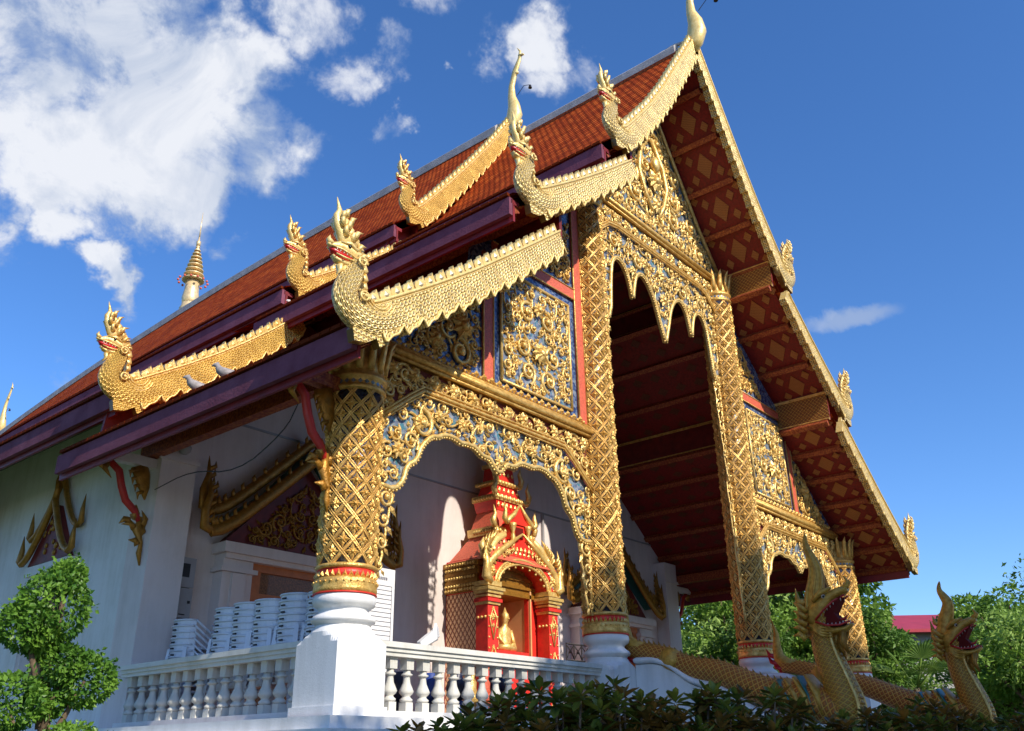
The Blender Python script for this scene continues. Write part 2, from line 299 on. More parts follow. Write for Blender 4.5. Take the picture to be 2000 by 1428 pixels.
# ------------------------------------------------------------------ mesh helpers
class MB:
    def __init__(s): s.v = []; s.f = []; s.m = []; s.uv = []; s.sm = []; s.T = None
    def add(s, vs, fs, mi=0, uvs=None, smooth=False):
        o = len(s.v)
        if s.T is not None: vs = [s.T @ V(p) for p in vs]
        s.v.extend([tuple(p) for p in vs])
        for k, f in enumerate(fs):
            s.f.append(tuple(i+o for i in f)); s.m.append(mi); s.sm.append(smooth)
            s.uv.append(uvs[k] if uvs else None)
    def box(s, x0, x1, y0, y1, z0, z1, mi=0):
        vs = [(x, y, z) for x in (x0, x1) for y in (y0, y1) for z in (z0, z1)]
        s.add(vs, [(0,1,3,2), (4,6,7,5), (0,4,5,1), (2,3,7,6), (0,2,6,4), (1,5,7,3)], mi)
    def bar(s, p, q, wd, h, mi=0, upv=(0, 0, 1)):
        p, q = V(p), V(q); t = (q-p).normalized(); a = t.cross(V(upv)).normalized(); b = a.cross(t)
        vs = [e+a*(wd/2*i)+b*(h/2*j) for e in (p, q) for i, j in ((-1,-1), (1,-1), (1,1), (-1,1))]
        s.add(vs, [(0,1,2,3), (7,6,5,4), (0,4,5,1), (1,5,6,2), (2,6,7,3), (3,7,4,0)], mi)
    def sweep(s, path, rad, n=8, mi=0, bn=None, cap=True, smooth=True, v0=0.0, us=1.0, half=False):
        P = [V(p) for p in path]; vs = []; K = len(P); prev = None; S = 0.0; uvr = []
        tot = [0.0]
        for i in range(1, K): tot.append(tot[-1]+(P[i]-P[i-1]).length)
        for i in range(K):
            t = (P[min(i+1, K-1)]-P[max(i-1, 0)])
            t = t.normalized() if t.length > 1e-9 else V((0, 0, 1))
            if bn is not None:
                b = V(bn[i]) if isinstance(bn, list) else V(bn); b = (b - t*b.dot(t))
                b = b.normalized() if b.length > 1e-6 else t.orthogonal().normalized()
            elif prev is None: b = t.orthogonal().normalized()
            else:
                b = prev - t*prev.dot(t); b = b.normalized() if b.length > 1e-6 else t.orthogonal().normalized()
            prev = b; a = b.cross(t)
            r = rad[i] if isinstance(rad, (list, tuple)) else rad
            ra, rb = r if isinstance(r, (list, tuple)) else (r, r)
            for k in range(n):
                th = 2*math.pi*k/n
                vs.append(P[i]+a*(ra*math.cos(th))+b*(rb*math.sin(th)))
        fs = []; uvs = []
        for i in range(K-1):
            for k in range(n):
                k2 = (k+1) % n
                fs.append((i*n+k, i*n+k2, (i+1)*n+k2, (i+1)*n+k))
                u0, u1 = k/n*us, (k+1)/n*us
                uvs.append(((tot[i], u0), (tot[i], u1), (tot[i+1], u1), (tot[i+1], u0)))
        s.add(vs, fs, mi, uvs, smooth)
        if cap:
            o = len(s.v)-len(vs)
            s.f.append(tuple(o+k for k in reversed(range(n)))); s.m.append(mi); s.uv.append(None); s.sm.append(False)
            s.f.append(tuple(o+(K-1)*n+k for k in range(n))); s.m.append(mi); s.uv.append(None); s.sm.append(False)
    def lathe(s, prof, c, n=24, mi=0, smooth=True, us=None):
        vs = []; fs = []; uvs = []; S = 0
        for i, (r, z) in enumerate(prof):
            for k in range(n):
                th = 2*math.pi*k/n
                rr = r(th) if callable(r) else r
                vs.append((c[0]+rr*math.cos(th), c[1]+rr*math.sin(th), c[2]+z))
        for i in range(len(prof)-1):
            for k in range(n):
                k2 = (k+1) % n; fs.append((i*n+k, i*n+k2, (i+1)*n+k2, (i+1)*n+k))
        s.add(vs, fs, mi, None, smooth)
        o = len(s.v)-len(vs)
        for ring, rev in ((0, True), (len(prof)-1, False)):
            ix = [o+ring*n+k for k in range(n)]
            s.f.append(tuple(reversed(ix) if rev else ix)); s.m.append(mi); s.uv.append(None); s.sm.append(False)
    def ball(s, c, r, mi=0, n=8, sc_=(1, 1, 1)):
        pr = [(max(.001, math.sin(math.pi*i/(n//2+1))), -math.cos(math.pi*i/(n//2+1))) for i in range(n//2+2)]
        vs = []; K = len(pr)
        for (a, z) in pr:
            for k in range(n):
                th = 2*math.pi*k/n; vs.append((c[0]+r*sc_[0]*a*math.cos(th), c[1]+r*sc_[1]*a*math.sin(th), c[2]+r*sc_[2]*z))
        fs = [(i*n+k, i*n+(k+1) % n, (i+1)*n+(k+1) % n, (i+1)*n+k) for i in range(K-1) for k in range(n)]
        s.add(vs, fs, mi, None, True)
    def prism(s, poly, y0, y1, mi=0, mp=None, mside=None):
        mp = mp or (lambda a, b, c: (a, c, b)); n = len(poly)
        vs = [mp(a, b, y0) for a, b in poly]+[mp(a, b, y1) for a, b in poly]
        ar = sum(poly[i][0]*poly[(i+1) % n][1]-poly[(i+1) % n][0]*poly[i][1] for i in range(n))
        f0 = tuple(range(n)); f1 = tuple(range(n, 2*n))
        if ar < 0: f0 = f0[::-1]
        else: f1 = f1[::-1]
        pu = [tuple(poly[i % n]) for i in f0]; pv = [tuple(poly[i % n]) for i in f1]
        s.add(vs, [f0, f1], mi, [pu, pv])
        o = len(s.v)-2*n
        for i in range(n):
            j = (i+1) % n
            s.f.append((o+i, o+n+i, o+n+j, o+j)); s.m.append(mi if mside is None else mside); s.uv.append(None); s.sm.append(False)
def finish(name, mb, mats, parent=None, loc=None, label=None):
    me = bpy.data.meshes.new(name)
    vs = mb.v
    if loc is not None: vs = [(a-loc[0], b-loc[1], c-loc[2]) for a, b, c in vs]
    me.from_pydata(vs, [], mb.f)
    for m in (mats if isinstance(mats, (list, tuple)) else [mats]): me.materials.append(MATS[m])
    me.polygons.foreach_set('material_index', mb.m)
    me.polygons.foreach_set('use_smooth', mb.sm)
    if any(u is not None for u in mb.uv):
        ul = me.uv_layers.new(name='UVMap'); buf = [0.0]*(2*len(me.loops)); k = 0
        for p, u in zip(mb.f, mb.uv):
            for i in range(len(p)):
                if u is not None: buf[2*k], buf[2*k+1] = u[i]
                k += 1
        ul.data.foreach_set('uv', buf)
    me.update()
    o = bpy.data.objects.new(name, me); COL.objects.link(o)
    if loc is not None: o.location = loc
    if parent is not None:
        o.parent = parent; o.matrix_parent_inverse = wm(parent).inverted()
    if label: o['label'] = label
    return o
def wm(o):
    m = Matrix.LocRotScale(o.location, o.rotation_euler, o.scale)
    return m if o.parent is None else wm(o.parent) @ o.matrix_parent_inverse @ m
def tag(o, label, cat, group=None, kind=None):
    if label: o['label'] = label
    if cat: o['category'] = cat
    if group: o['group'] = group
    if kind: o['kind'] = kind
    return o
def thing(name, label, cat, loc=(0, 0, 0), rz=0, group=None):
    o = bpy.data.objects.new(name, None); COL.objects.link(o); o.location = loc; o.rotation_euler = (0, 0, rz)
    o.empty_display_size = .2
    return tag(o, label, cat, group)
def local(name, mb, mats, parent):      # mesh given in the parent's own coordinates
    o = finish(name, mb, mats); o.parent = parent; return o
def kids(o): return list(o.children)
def copy_tree(o, parent=None, label=None):
    c = o.copy(); COL.objects.link(c)
    if parent is not None: c.parent = parent; c.matrix_parent_inverse = o.matrix_parent_inverse.copy()
    if label: c['label'] = label
    for ch in kids(o): copy_tree(ch, c)
    return c
def structure(name, mb, mats): return tag(finish(name, mb, mats), None, None, kind='structure')
def lerp(a, b, t): return a+(b-a)*t
def resample(pts, step):
    out = [pts[0]]; acc = 0.0
    L_ = [0.0]
    for i in range(1, len(pts)): L_.append(L_[-1]+math.dist(pts[i], pts[i-1]))
    n = max(2, int(round(L_[-1]/step))); j = 0; res = []
    for k in range(n+1):
        s = L_[-1]*k/n
        while j < len(pts)-2 and L_[j+1] < s: j += 1
        t = (s-L_[j])/max(1e-9, L_[j+1]-L_[j]); res.append(tuple(lerp(pts[j][q], pts[j+1][q], t) for q in range(len(pts[0]))))
    return res
def smoothp(pts, it=2):
    for _ in range(it):
        q = [pts[0]]
        for a, b in zip(pts, pts[1:]):
            q.append(tuple(lerp(x, y, .25) for x, y in zip(a, b))); q.append(tuple(lerp(x, y, .75) for x, y in zip(a, b)))
        q.append(pts[-1]); pts = q
    return pts
def inpoly(x, z, P):
    c = False; n = len(P); j = n-1
    for i in range(n):
        a, b = P[i]; d, e = P[j]
        if (b > z) != (e > z) and x < (d-a)*(z-b)/(e-b)+a: c = not c
        j = i
    return c
def edged(x, z, P):
    m = 9e9; n = len(P)
    for i in range(n):
        a, b = P[i]; d, e = P[(i+1) % n]; ux, uz = d-a, e-b; L2 = ux*ux+uz*uz
        t = max(0, min(1, ((x-a)*ux+(z-b)*uz)/L2)) if L2 else 0
        m = min(m, math.hypot(x-a-t*ux, z-b-t*uz))
    return m
# ---- gilded carving, all in the x-z plane, raised towards -y
def leaf(mb, x, z, ang, ln, wd, y, mi=0, h=.03):
    c, s = math.cos(ang), math.sin(ang); f = lambda a, b: (x+a*c-b*s, z+a*s+b*c)
    P = [f(0, 0), f(ln*.4, wd/2), f(ln, 0), f(ln*.4, -wd/2)]; m = f(ln*.42, 0)
    mb.add([(p[0], y, p[1]) for p in P]+[(m[0], y-h, m[1])], [(0,1,4), (1,2,4), (2,3,4), (3,0,4)], mi)
def rosette(mb, x, z, r, y, n=8, mi=0):
    for k in range(n): leaf(mb, x, z, 2*math.pi*k/n+.2, r, r*.62, y, mi, r*.28)
    mb.ball((x, y-r*.12, z), r*.34, mi, 6)
def scroll(mb, x, z, r, y, a0, d, mi=0, tube=None, turns=1.45):
    tube = tube or max(.015, r*.17); n = 18; P = []; rd = []
    for i in range(n+1):
        t = i/n; a = a0+d*turns*2*math.pi*t; q = r*(1-.80*t**.9)
        P.append((x+q*math.cos(a), y-.012-.035*t, z+q*math.sin(a))); rd.append(tube*(1-.35*t))
    mb.sweep(P, rd, 5, mi, bn=(0, 1, 0), cap=False)
    e = P[-1]; mb.ball((x, e[1], z), tube*1.5, mi, 6)
    for k in range(5):
        a = a0+d*(.35+k*.55)
        leaf(mb, x+r*.95*math.cos(a), z+r*.95*math.sin(a), a-d*1.0, r*.55, r*.3, y-.006, mi, .03)
def fill(mb, poly, y, rmin, rmax, seed, tries=900, sym=None, mi=0, dens=70, lf=.09):
    rnd = random.Random(seed); C_ = []
    xs = [p[0] for p in poly]; zs = [p[1] for p in poly]; x0, x1, z0, z1 = min(xs), max(xs), min(zs), max(zs)
    for i in range(tries):
        x, z = rnd.uniform(x0, x1), rnd.uniform(z0, z1)
        if sym is not None and x > sym: continue
        if not inpoly(x, z, poly): continue
        r = min(rmax*(1-.5*(i/tries)), edged(x, z, poly)*.97)
        if sym is not None: r = min(r, abs(x-sym)-.02) if abs(x-sym) > .06 else 0
        for a, b, c in C_:
            r = min(r, math.hypot(x-a, z-b)-c*.98)
            if r < rmin: break
        if r < rmin: continue
        C_.append((x, z, r))
    for x, z, r in C_:
        a0 = rnd.uniform(0, 6.28); d = rnd.choice((-1, 1))
        scroll(mb, x, z, r, y, a0, d, mi)
        if sym is not None: scroll(mb, 2*sym-x, z, r, y, math.pi-a0, -d, mi)
    for i in range(1, len(C_)):            # vines that tie the scrolls together
        x, z, r = C_[i]; j = min(range(i), key=lambda q: math.hypot(C_[q][0]-x, C_[q][1]-z)-C_[q][2]); a, b, c = C_[j]
        d_ = math.hypot(a-x, b-z)
        if d_ > 1.1 or d_ < 1e-3: continue
        ux, uz = (a-x)/d_, (b-z)/d_; bend = .22*d_*rnd.choice((-1, 1))
        for sg in ((1,) if sym is None else (1, -1)):
            P = []
            for k in range(9):
                t = k/8; px = x+ux*d_*t-uz*bend*math.sin(math.pi*t); pz = z+uz*d_*t+ux*bend*math.sin(math.pi*t)
                P.append((px if sg > 0 else 2*sym-px, y-.012, pz))
            if all(inpoly(p[0], p[2], poly) for p in P): mb.sweep(P, .017, 5, mi, bn=(0, 1, 0), cap=False)
    area = (x1-x0)*(z1-z0)
    for i in range(int(area*dens)):
        x, z = rnd.uniform(x0, x1), rnd.uniform(z0, z1)
        if inpoly(x, z, poly) and edged(x, z, poly) > lf*.35:
            leaf(mb, x, z, rnd.uniform(0, 6.28), lf*rnd.uniform(.7, 1.3), lf*.5, y-.004, mi, .03)
def mirx(poly): return [(15-x, z) for x, z in reversed(poly)]
# ------------------------------------------------------------------ ground (all below the frame)
GZ = -2.7
mb = MB(); mb.add([(-400,-400,GZ), (400,-400,GZ), (400,400,GZ), (-400,400,GZ)], [(0,1,2,3)]); structure('ground', mb, 'lawn')
mb = MB(); mb.add([(-30,-30,GZ+.004), (40,-30,GZ+.004), (40,-6.4,GZ+.004), (-30,-6.4,GZ+.004)], [(0,1,2,3)]); structure('courtyard_paving', mb, 'paving')
# ------------------------------------------------------------------ temple
TEMPLE = thing('temple_hall', 'gilded temple hall with steep tiered red roofs, naga bargeboards and carved gold columns', 'temple', (7.5, 4.8, GZ))
def part(name, mb, mats, parent=None, label=None): return finish(name, mb, mats, parent or TEMPLE, None, label)
def mirror(o, parent=None):      # the same part on the other side of the hall
    c = o.copy(); COL.objects.link(c)
    c.parent = parent or o.parent; c.matrix_parent_inverse = o.matrix_parent_inverse.copy()
    if parent is None:
        c.matrix_parent_inverse = wm(o.parent).inverted() @ Matrix.Translation((15, 0, 0)) @ Matrix.Diagonal((-1, 1, 1, 1))
    for ch in kids(o):
        d = ch.copy(); COL.objects.link(d); d.parent = c; d.matrix_parent_inverse = ch.matrix_parent_inverse.copy()
    return c
FL = -1.27
mb = MB()
mb.box(-.62, 15.62, -.62, 33.6, GZ, FL-.12); mb.box(-.52, 15.52, -.52, 33.5, FL-.12, FL)
part('base_platform', mb, 'white_paint')
mb = MB(); mb.add([(-.4,-.3,FL+.004), (15.4,-.3,FL+.004), (15.4,4.42,FL+.004), (-.4,4.42,FL+.004)], [(0,1,2,3)]); part('porch_floor', mb, 'porch_tiles')
# walls
def wallpoly(P, y0, y1, m, nm):
    q = MB(); q.prism(P, y0, y1); return part(nm, q, m)
DX0, DX1, DZ = 1.95, 3.75, 1.22
mb = MB()
up_ = [(0, DZ), (15, DZ), (15, 3.15), (12.6, 5.0), (10.5, 7.35), (7.5, 11.9), (4.5, 7.35), (2.4, 5.0), (0, 3.15)]
mb.prism(up_, 4.78, 5.05)
for a, b in ((0, DX0), (DX1, 15-DX1), (15-DX0, 15)): mb.box(a, b, 4.78, 5.05, FL, DZ)
for a in (0.0, 14.42): mb.box(a, a+.58, 4.42, 4.78, FL, 3.02)
mb.box(-.045, .62, 4.38, 4.42, 2.50, 2.56); mb.box(14.38, 15.045, 4.38, 4.42, 2.50, 2.56)
part('front_wall', mb, 'hall_wall')
mb = MB()
WY0, WY1, WZ1 = 6.95, 8.0, 1.15
for x0, x1 in ((0, .3), (14.7, 15)):
    ys = [5.05, WY0, WY1, 12.0, 13.05, 17, 18.05, 22, 23.05, 27, 28.05, 33.3]
    for i in range(len(ys)-1):
        if i % 2: mb.box(x0, x1, ys[i], ys[i+1], GZ, -.6); mb.box(x0, x1, ys[i], ys[i+1], WZ1, 3.75)
        else: mb.box(x0, x1, ys[i], ys[i+1], GZ, 3.75)
mb.box(.3, 14.7, 33.0, 33.3, GZ, 3.7); mb.prism([(0.3,3.7), (14.7,3.7), (7.5,10.8)], 33.0, 33.3)
part('side_wall', mb, 'white_wall')
# wires let into the front wall as a thin dark line
mb = MB(); mb.box(.6, 14.4, 4.755, 4.78, 3.50, 3.535); mb.box(9.6, 9.66, 4.72, 4.78, FL, 3.5); part('wall_groove', mb, 'box_grey')
# roofs -------------------------------------------------
TA = [[(7.5,12.36), (6.8,11.36), (5.56,9.48), (4.38,8.10), (3.82,7.66)],
      [(4.72,7.72), (4.39,7.41), (3.13,6.40), (2.02,5.66), (1.42,5.38)],
      [(2.55,5.24), (2.24,4.99), (.7,3.77), (-.12,3.17), (-.9,2.63), (-1.12,2.50)]]
TB = [[(7.5,12.92), (6.76,11.80), (5.82,10.50), (4.53,8.80), (3.92,8.32)],
      [(4.55,8.06), (4.12,7.71), (3.0,6.82), (2.01,6.10), (1.45,5.82)],
      [(2.10,5.56), (1.68,5.19), (.92,4.50), (.04,3.80), (-.83,3.28), (-1.12,3.17)]]
def sag(y): return -.0026*max(0, y-10)**2
def bend(mb): mb.v = [(a, b, c+sag(b)) for a, b, c in mb.v]; return mb
def chunks(y0, y1, st=3.0):
    n = max(1, int(round((y1-y0)/st))); return [(lerp(y0, y1, i/n), lerp(y0, y1, (i+1)/n)) for i in range(n)]
def offset(pl, d):
    out_ = []
    for i, p in enumerate(pl):
        a, b = pl[max(0, i-1)], pl[min(len(pl)-1, i+1)]; tx, tz = b[0]-a[0], b[1]-a[1]; l_ = math.hypot(tx, tz)
        out_.append((p[0]-tz/l_*d*-1, p[1]+tx/l_*d))       # towards the inside (down/right for the left slope)
    return out_
def roofside(TS, y0, y1, nm):
    res = []
    for ti, pl in enumerate(TS):
        mb = MB(); rs = resample(smoothp(pl, 1), .145); S = 0; n = len(rs)
        ny = max(1, int((y1-y0)/3))
        for i in range(n-1):
            (xa, za), (xb, zb) = rs[i], rs[i+1]; l_ = math.hypot(xb-xa, zb-za); nx, nz = -(zb-za)/l_*-1, (xb-xa)/l_*-1
            nx, nz = (zb-za)/l_, -(xb-xa)/l_
            if nz < 0: nx, nz = -nx, -nz
            A_ = (xa, za); B_ = (xb+nx*.004, zb+nz*.004); C2 = (xb, zb)
            v0, v1 = i*.145, (i+1)*.145
            for p, q in chunks(y0, y1):
                mb.add([(A_[0], p, A_[1]), (A_[0], q, A_[1]), (B_[0], q, B_[1]), (B_[0], p, B_[1]), (C2[0], q, C2[1]), (C2[0], p, C2[1])],
                       [(0,1,2,3), (3,2,4,5)], 0, [((p,v0), (q,v0), (q,v1-.001), (p,v1-.001)), ((p,v1-.002), (q,v1-.002), (q,v1-.001), (p,v1-.001))])
        bend(mb)
        o = part('roof', mb, 'roof_tile'); res.append(o); mirror(o)
    return res
YA0, YA1, YB0, YB1 = -1.30, 5.3, 3.84, 33.4
roofside(TA, YA0, YA1, 'A'); roofside(TB, YB0, YB1, 'B')
# soffits with purlins
def inside(pl, d):
    out_ = []
    for i, p in enumerate(pl):
        a, b = pl[max(0, i-1)], pl[min(len(pl)-1, i+1)]; tx, tz = b[0]-a[0], b[1]-a[1]; l_ = math.hypot(tx, tz)
        nx, nz = -tz/l_, tx/l_
        if nz > 0: nx, nz = -nx, -nz
        out_.append((p[0]+nx*d, p[1]+nz*d))
    return out_
def soffit(TS, y0, y1, m, rows):
    for ti, pl in enumerate(TS):
        a = resample(inside(pl, .17), .25); mb = MB()
        for p, q in zip(a, a[1:]): mb.add([(p[0], y0, p[1]), (p[0], y1, p[1]), (q[0], y1, q[1]), (q[0], y0, q[1])], [(0,3,2,1)])
        # closing board along the eave
        b = resample(inside(pl, .188), .02); n = rows[ti]; st = mb; pu = MB()
        Lb = len(b)-1
        def at(t):
            k = max(0, min(Lb-1, int(t*Lb))); f = t*Lb-k; p, q = b[k], b[k+1]
            return (lerp(p[0], q[0], f), lerp(p[1], q[1], f))
        for k in range(n+1):
            t = min(.985, max(.015, k/n)); p = at(t); q1, q0 = at(min(1, t+.02)), at(max(0, t-.02))
            tv = V((q1[0]-q0[0], 0, q1[1]-q0[1])).normalized()
            c = V((p[0], 0, p[1])); nv = V((tv.z, 0, -tv.x)); nv = nv if nv.z < 0 else -nv
            cc = c+nv*.035
            pu = MB(); pu.bar((cc.x, y0+.03, cc.z), (cc.x, y1-.02, cc.z), .12, .10, 0, tuple(nv)); mirror(part('purlin', pu, 'timber_red'))

        sl = 0
        for p, q in zip(b, b[1:]): sl += math.hypot(q[0]-p[0], q[1]-p[1])
        def diamond(tc_, yc, ht, hy, k=1):
            pts = [(tc_-ht/sl, yc), (tc_, yc+hy), (tc_+ht/sl, yc), (tc_, yc-hy)]
            st.add([(at(t)[0], y, at(t)[1]) for t, y in pts], [(0,1,2,3)], k, [[(ht*8*i, hy*8*j) for i, j in ((0,0), (1,0), (1,1), (0,1))]])
        for k in range(n):
            t0 = (k+.5)/n; cell = sl/n; y = -.72
            if ti == 0 and k == 0: continue
            diamond(t0, y, cell*.30, .19)
            for dt, dy in ((-.22,-.30), (.22,.30), (.22,-.30), (-.22,.30)): diamond(t0+dt/n, y+dy, cell*.13, .095)
            for e in (-1.22, -.2):
                for dt in (-.36, .36): diamond(t0+dt/n, e, cell*.1, .10)
            for j in range(9):
                for dt in (-.2, .2): diamond(t0+dt/n, .35+j*.5, cell*.12, .15, 2)
        mirror(part('soffit', st, [m, 'gold_stencil', 'gold_stencil_shaded']))
soffit(TA, YA0+.04, 4.78, 'red_ceiling', [6, 4, 6])
for ti, pl in enumerate(TB):
    a = resample(inside(pl, .17), .4); mb = MB()
    for p, q in zip(a, a[1:]):
        for e, f in chunks(YB0+.05, YB1): mb.add([(p[0], e, p[1]), (p[0], f, p[1]), (q[0], f, q[1]), (q[0], e, q[1])], [(0,3,2,1)])
    bend(mb)
    mirror(part('soffit', mb, 'soffit_green' if ti == 2 else 'red_dark'))
# eave boards
def eave(pl, y0, y1):
    x, z = pl[-1]; mb = MB()
    for p, q in chunks(y0, y1):
        mb.box(x-.02, x+.05, p, q, z-.32, z-.05, 0)
        mb.box(x+.06, x+.10, p, q, z-.40, z-.12, 1)
        mb.box(x+.02, x+.2, p, q, z-.13, z-.06, 1)
    # row of tile ends over the board
    for k in range(int((y1-y0)/.17)):
        yy = y0+.17*k; mb.box(x-.05, x+.03, yy+.01, yy+.16, z-.035, z+.012, 2)
    mirror(part('fascia', bend(mb), ['fascia', 'fascia_red', 'roof_tile']))
for i in range(3):
    eave(TA[i], YA0+.05, YA1 if i == 2 else 4.6); eave(TB[i], YB0+.05, YB1)
# boards that close the step between two tiers (gold fret)
for TS, y0, y1 in ((TA, YA0+.04, 4.7), (TB, YB0+.06, YB1)):
    for k in range(2):
        x, z = TS[k+1][0]; up_z = [p for p in inside(resample(TS[k], .05), .17)]
        zt = min(up_z, key=lambda p: abs(p[0]-x))[1]
        mb = MB(); mb.box(x-.03, x+.03, y0, y1, z-.12, zt, 0)
        n = max(1, int((y1-y0)/.6))
        mb.add([(x+.034, y0, z-.06), (x+.034, min(y1, -.05) if TS is TA else y0+.1, z-.06), (x+.034, min(y1, -.05) if TS is TA else y0+.1, zt-.06), (x+.034, y0, zt-.06)], [(0,1,2,3)], 1,
               [[(0,0), (1.2,0), (1.2,zt-z), (0,zt-z)]])
        mb.box(x+.02, x+.06, y0, y1, z-.14, z-.08, 2); mb.box(x+.02, x+.06, y0, y1, zt-.10, zt-.04, 2)
        mirror(part('step_board', mb, ['red_dark', 'fret_gold', 'gold']))
# ridges
for y0, y1, z in ((YA0+.3, 4.6, 12.36), (YB0+.3, YB1, 12.92)):
    mb = MB()
    for p, q in chunks(y0, y1): mb.prism([(7.36,z-.16), (7.34,z+.05), (7.42,z+.14), (7.58,z+.14), (7.66,z+.05), (7.64,z-.16)], p, q)
    part('ridge_cap', bend(mb), 'ridge_cement')
# gable infill of the rear section
for ti in range(3):
    P = inside(TB[ti], .17); Q = inside(TA[ti], .02); mb = MB(); mb.prism(P+list(reversed(Q)), 4.1, 4.16); mirror(part('rear_gable', mb, 'red_dark'))
# bargeboards ---------------------------------------------------
def bargeboard(rail, y, mscale, mgold, w0=.36, w1=.36):
    """rail: points from the naga end upwards; the board hangs below it"""
    rs = resample(smoothp(rail, 1), .03); mb = MB(); n = len(rs); th = .07
    top = []; bot = []; mid = []; S = 0; per = .34
    nor = []
    for i, p in enumerate(rs):
        a, b = rs[max(0, i-1)], rs[min(n-1, i+1)]; tx, tz = b[0]-a[0], b[1]-a[1]; l_ = math.hypot(tx, tz); tx, tz = tx/l_, tz/l_
        nx, nz = tz, -tx
        if i: S += math.dist(p, rs[i-1])
        f = (S % per)/per; q = i/(n-1); w_ = lerp(w0, w1, q)
        tooth = (.105*(1-f)**.75+.012*math.sin(f*12)) if f > .10 else .105*f/.10
        if q > .97: w_ *= .9
        bl = (p[0]+nx*(w_+tooth)-tx*tooth*.45, p[1]+nz*(w_+tooth)-tz*tooth*.45)
        top.append(p); bot.append(bl); nor.append((nx, nz, tx, tz, S, w_))
    vs = []; fs = []; uvs = []
    for i in range(n):
        vs += [(top[i][0], y-th, top[i][1]), (bot[i][0], y-th, bot[i][1]), (bot[i][0], y+th, bot[i][1]), (top[i][0], y+th, top[i][1])]
    for i in range(n-1):
        a, b = 4*i, 4*(i+1); s0, s1 = nor[i][4], nor[i+1][4]; w_ = nor[i][5]
        for k in range(4):
            fs.append((a+k, a+(k+1) % 4, b+(k+1) % 4, b+k))
            va, vb = ((0, -w_), (-w_, -w_-.1), (-w_, 0), (0, .1))[k]
            uvs.append(((s0, va), (s0, vb), (s1, vb), (s1, va)))
    mb.add(vs, fs, 0, uvs); mb.add(vs[:4], [(0,1,2,3)], 1); mb.add(vs[-4:], [(3,2,1,0)], 1)
    # rims
    mb.sweep([(b[0], y-th, b[1]) for b in bot], .016, 5, 1, bn=(0, 1, 0))
    mb.sweep([(p[0], y-th-.012, p[1]) for p in rs[::2]], .02, 5, 1, bn=(0, 1, 0))
    mb.sweep([(p[0]+q[0]*.03, y-th, p[1]+q[1]*.03) for p, q in zip(rs[::2], nor[::2])], .009, 5, 1, bn=(0, 1, 0))
    o = part('bargeboard', mb, [mscale, mgold])
    # crest of leaf teeth
    cb = MB(); step = .20; k = .06
    while k < nor[-1][4]-.05:
        i = min(range(n), key=lambda j: abs(nor[j][4]-k)); p = rs[i]; nx, nz, tx, tz = nor[i][:4]
        P = lambda a, b: (p[0]+tx*a-nx*b, p[1]+tz*a-nz*b)
        pts = [P(-.092,0), P(.092,0), P(.098,.05), P(.105,.135), P(.065,.098), P(.03,.112), P(-.015,.092), P(-.05,.10), P(-.085,.06)]
        cb.prism(pts, y-.035, y+.035, 0)
        leaf(cb, *P(.02,.01), math.atan2(-nz, -nx), .085, .09, y-.036, 1, .02)
        k += step
    finish('crest', cb, [mgold, 'crest_glass' if mscale == 'scale_pale' else mgold], o)
    return o
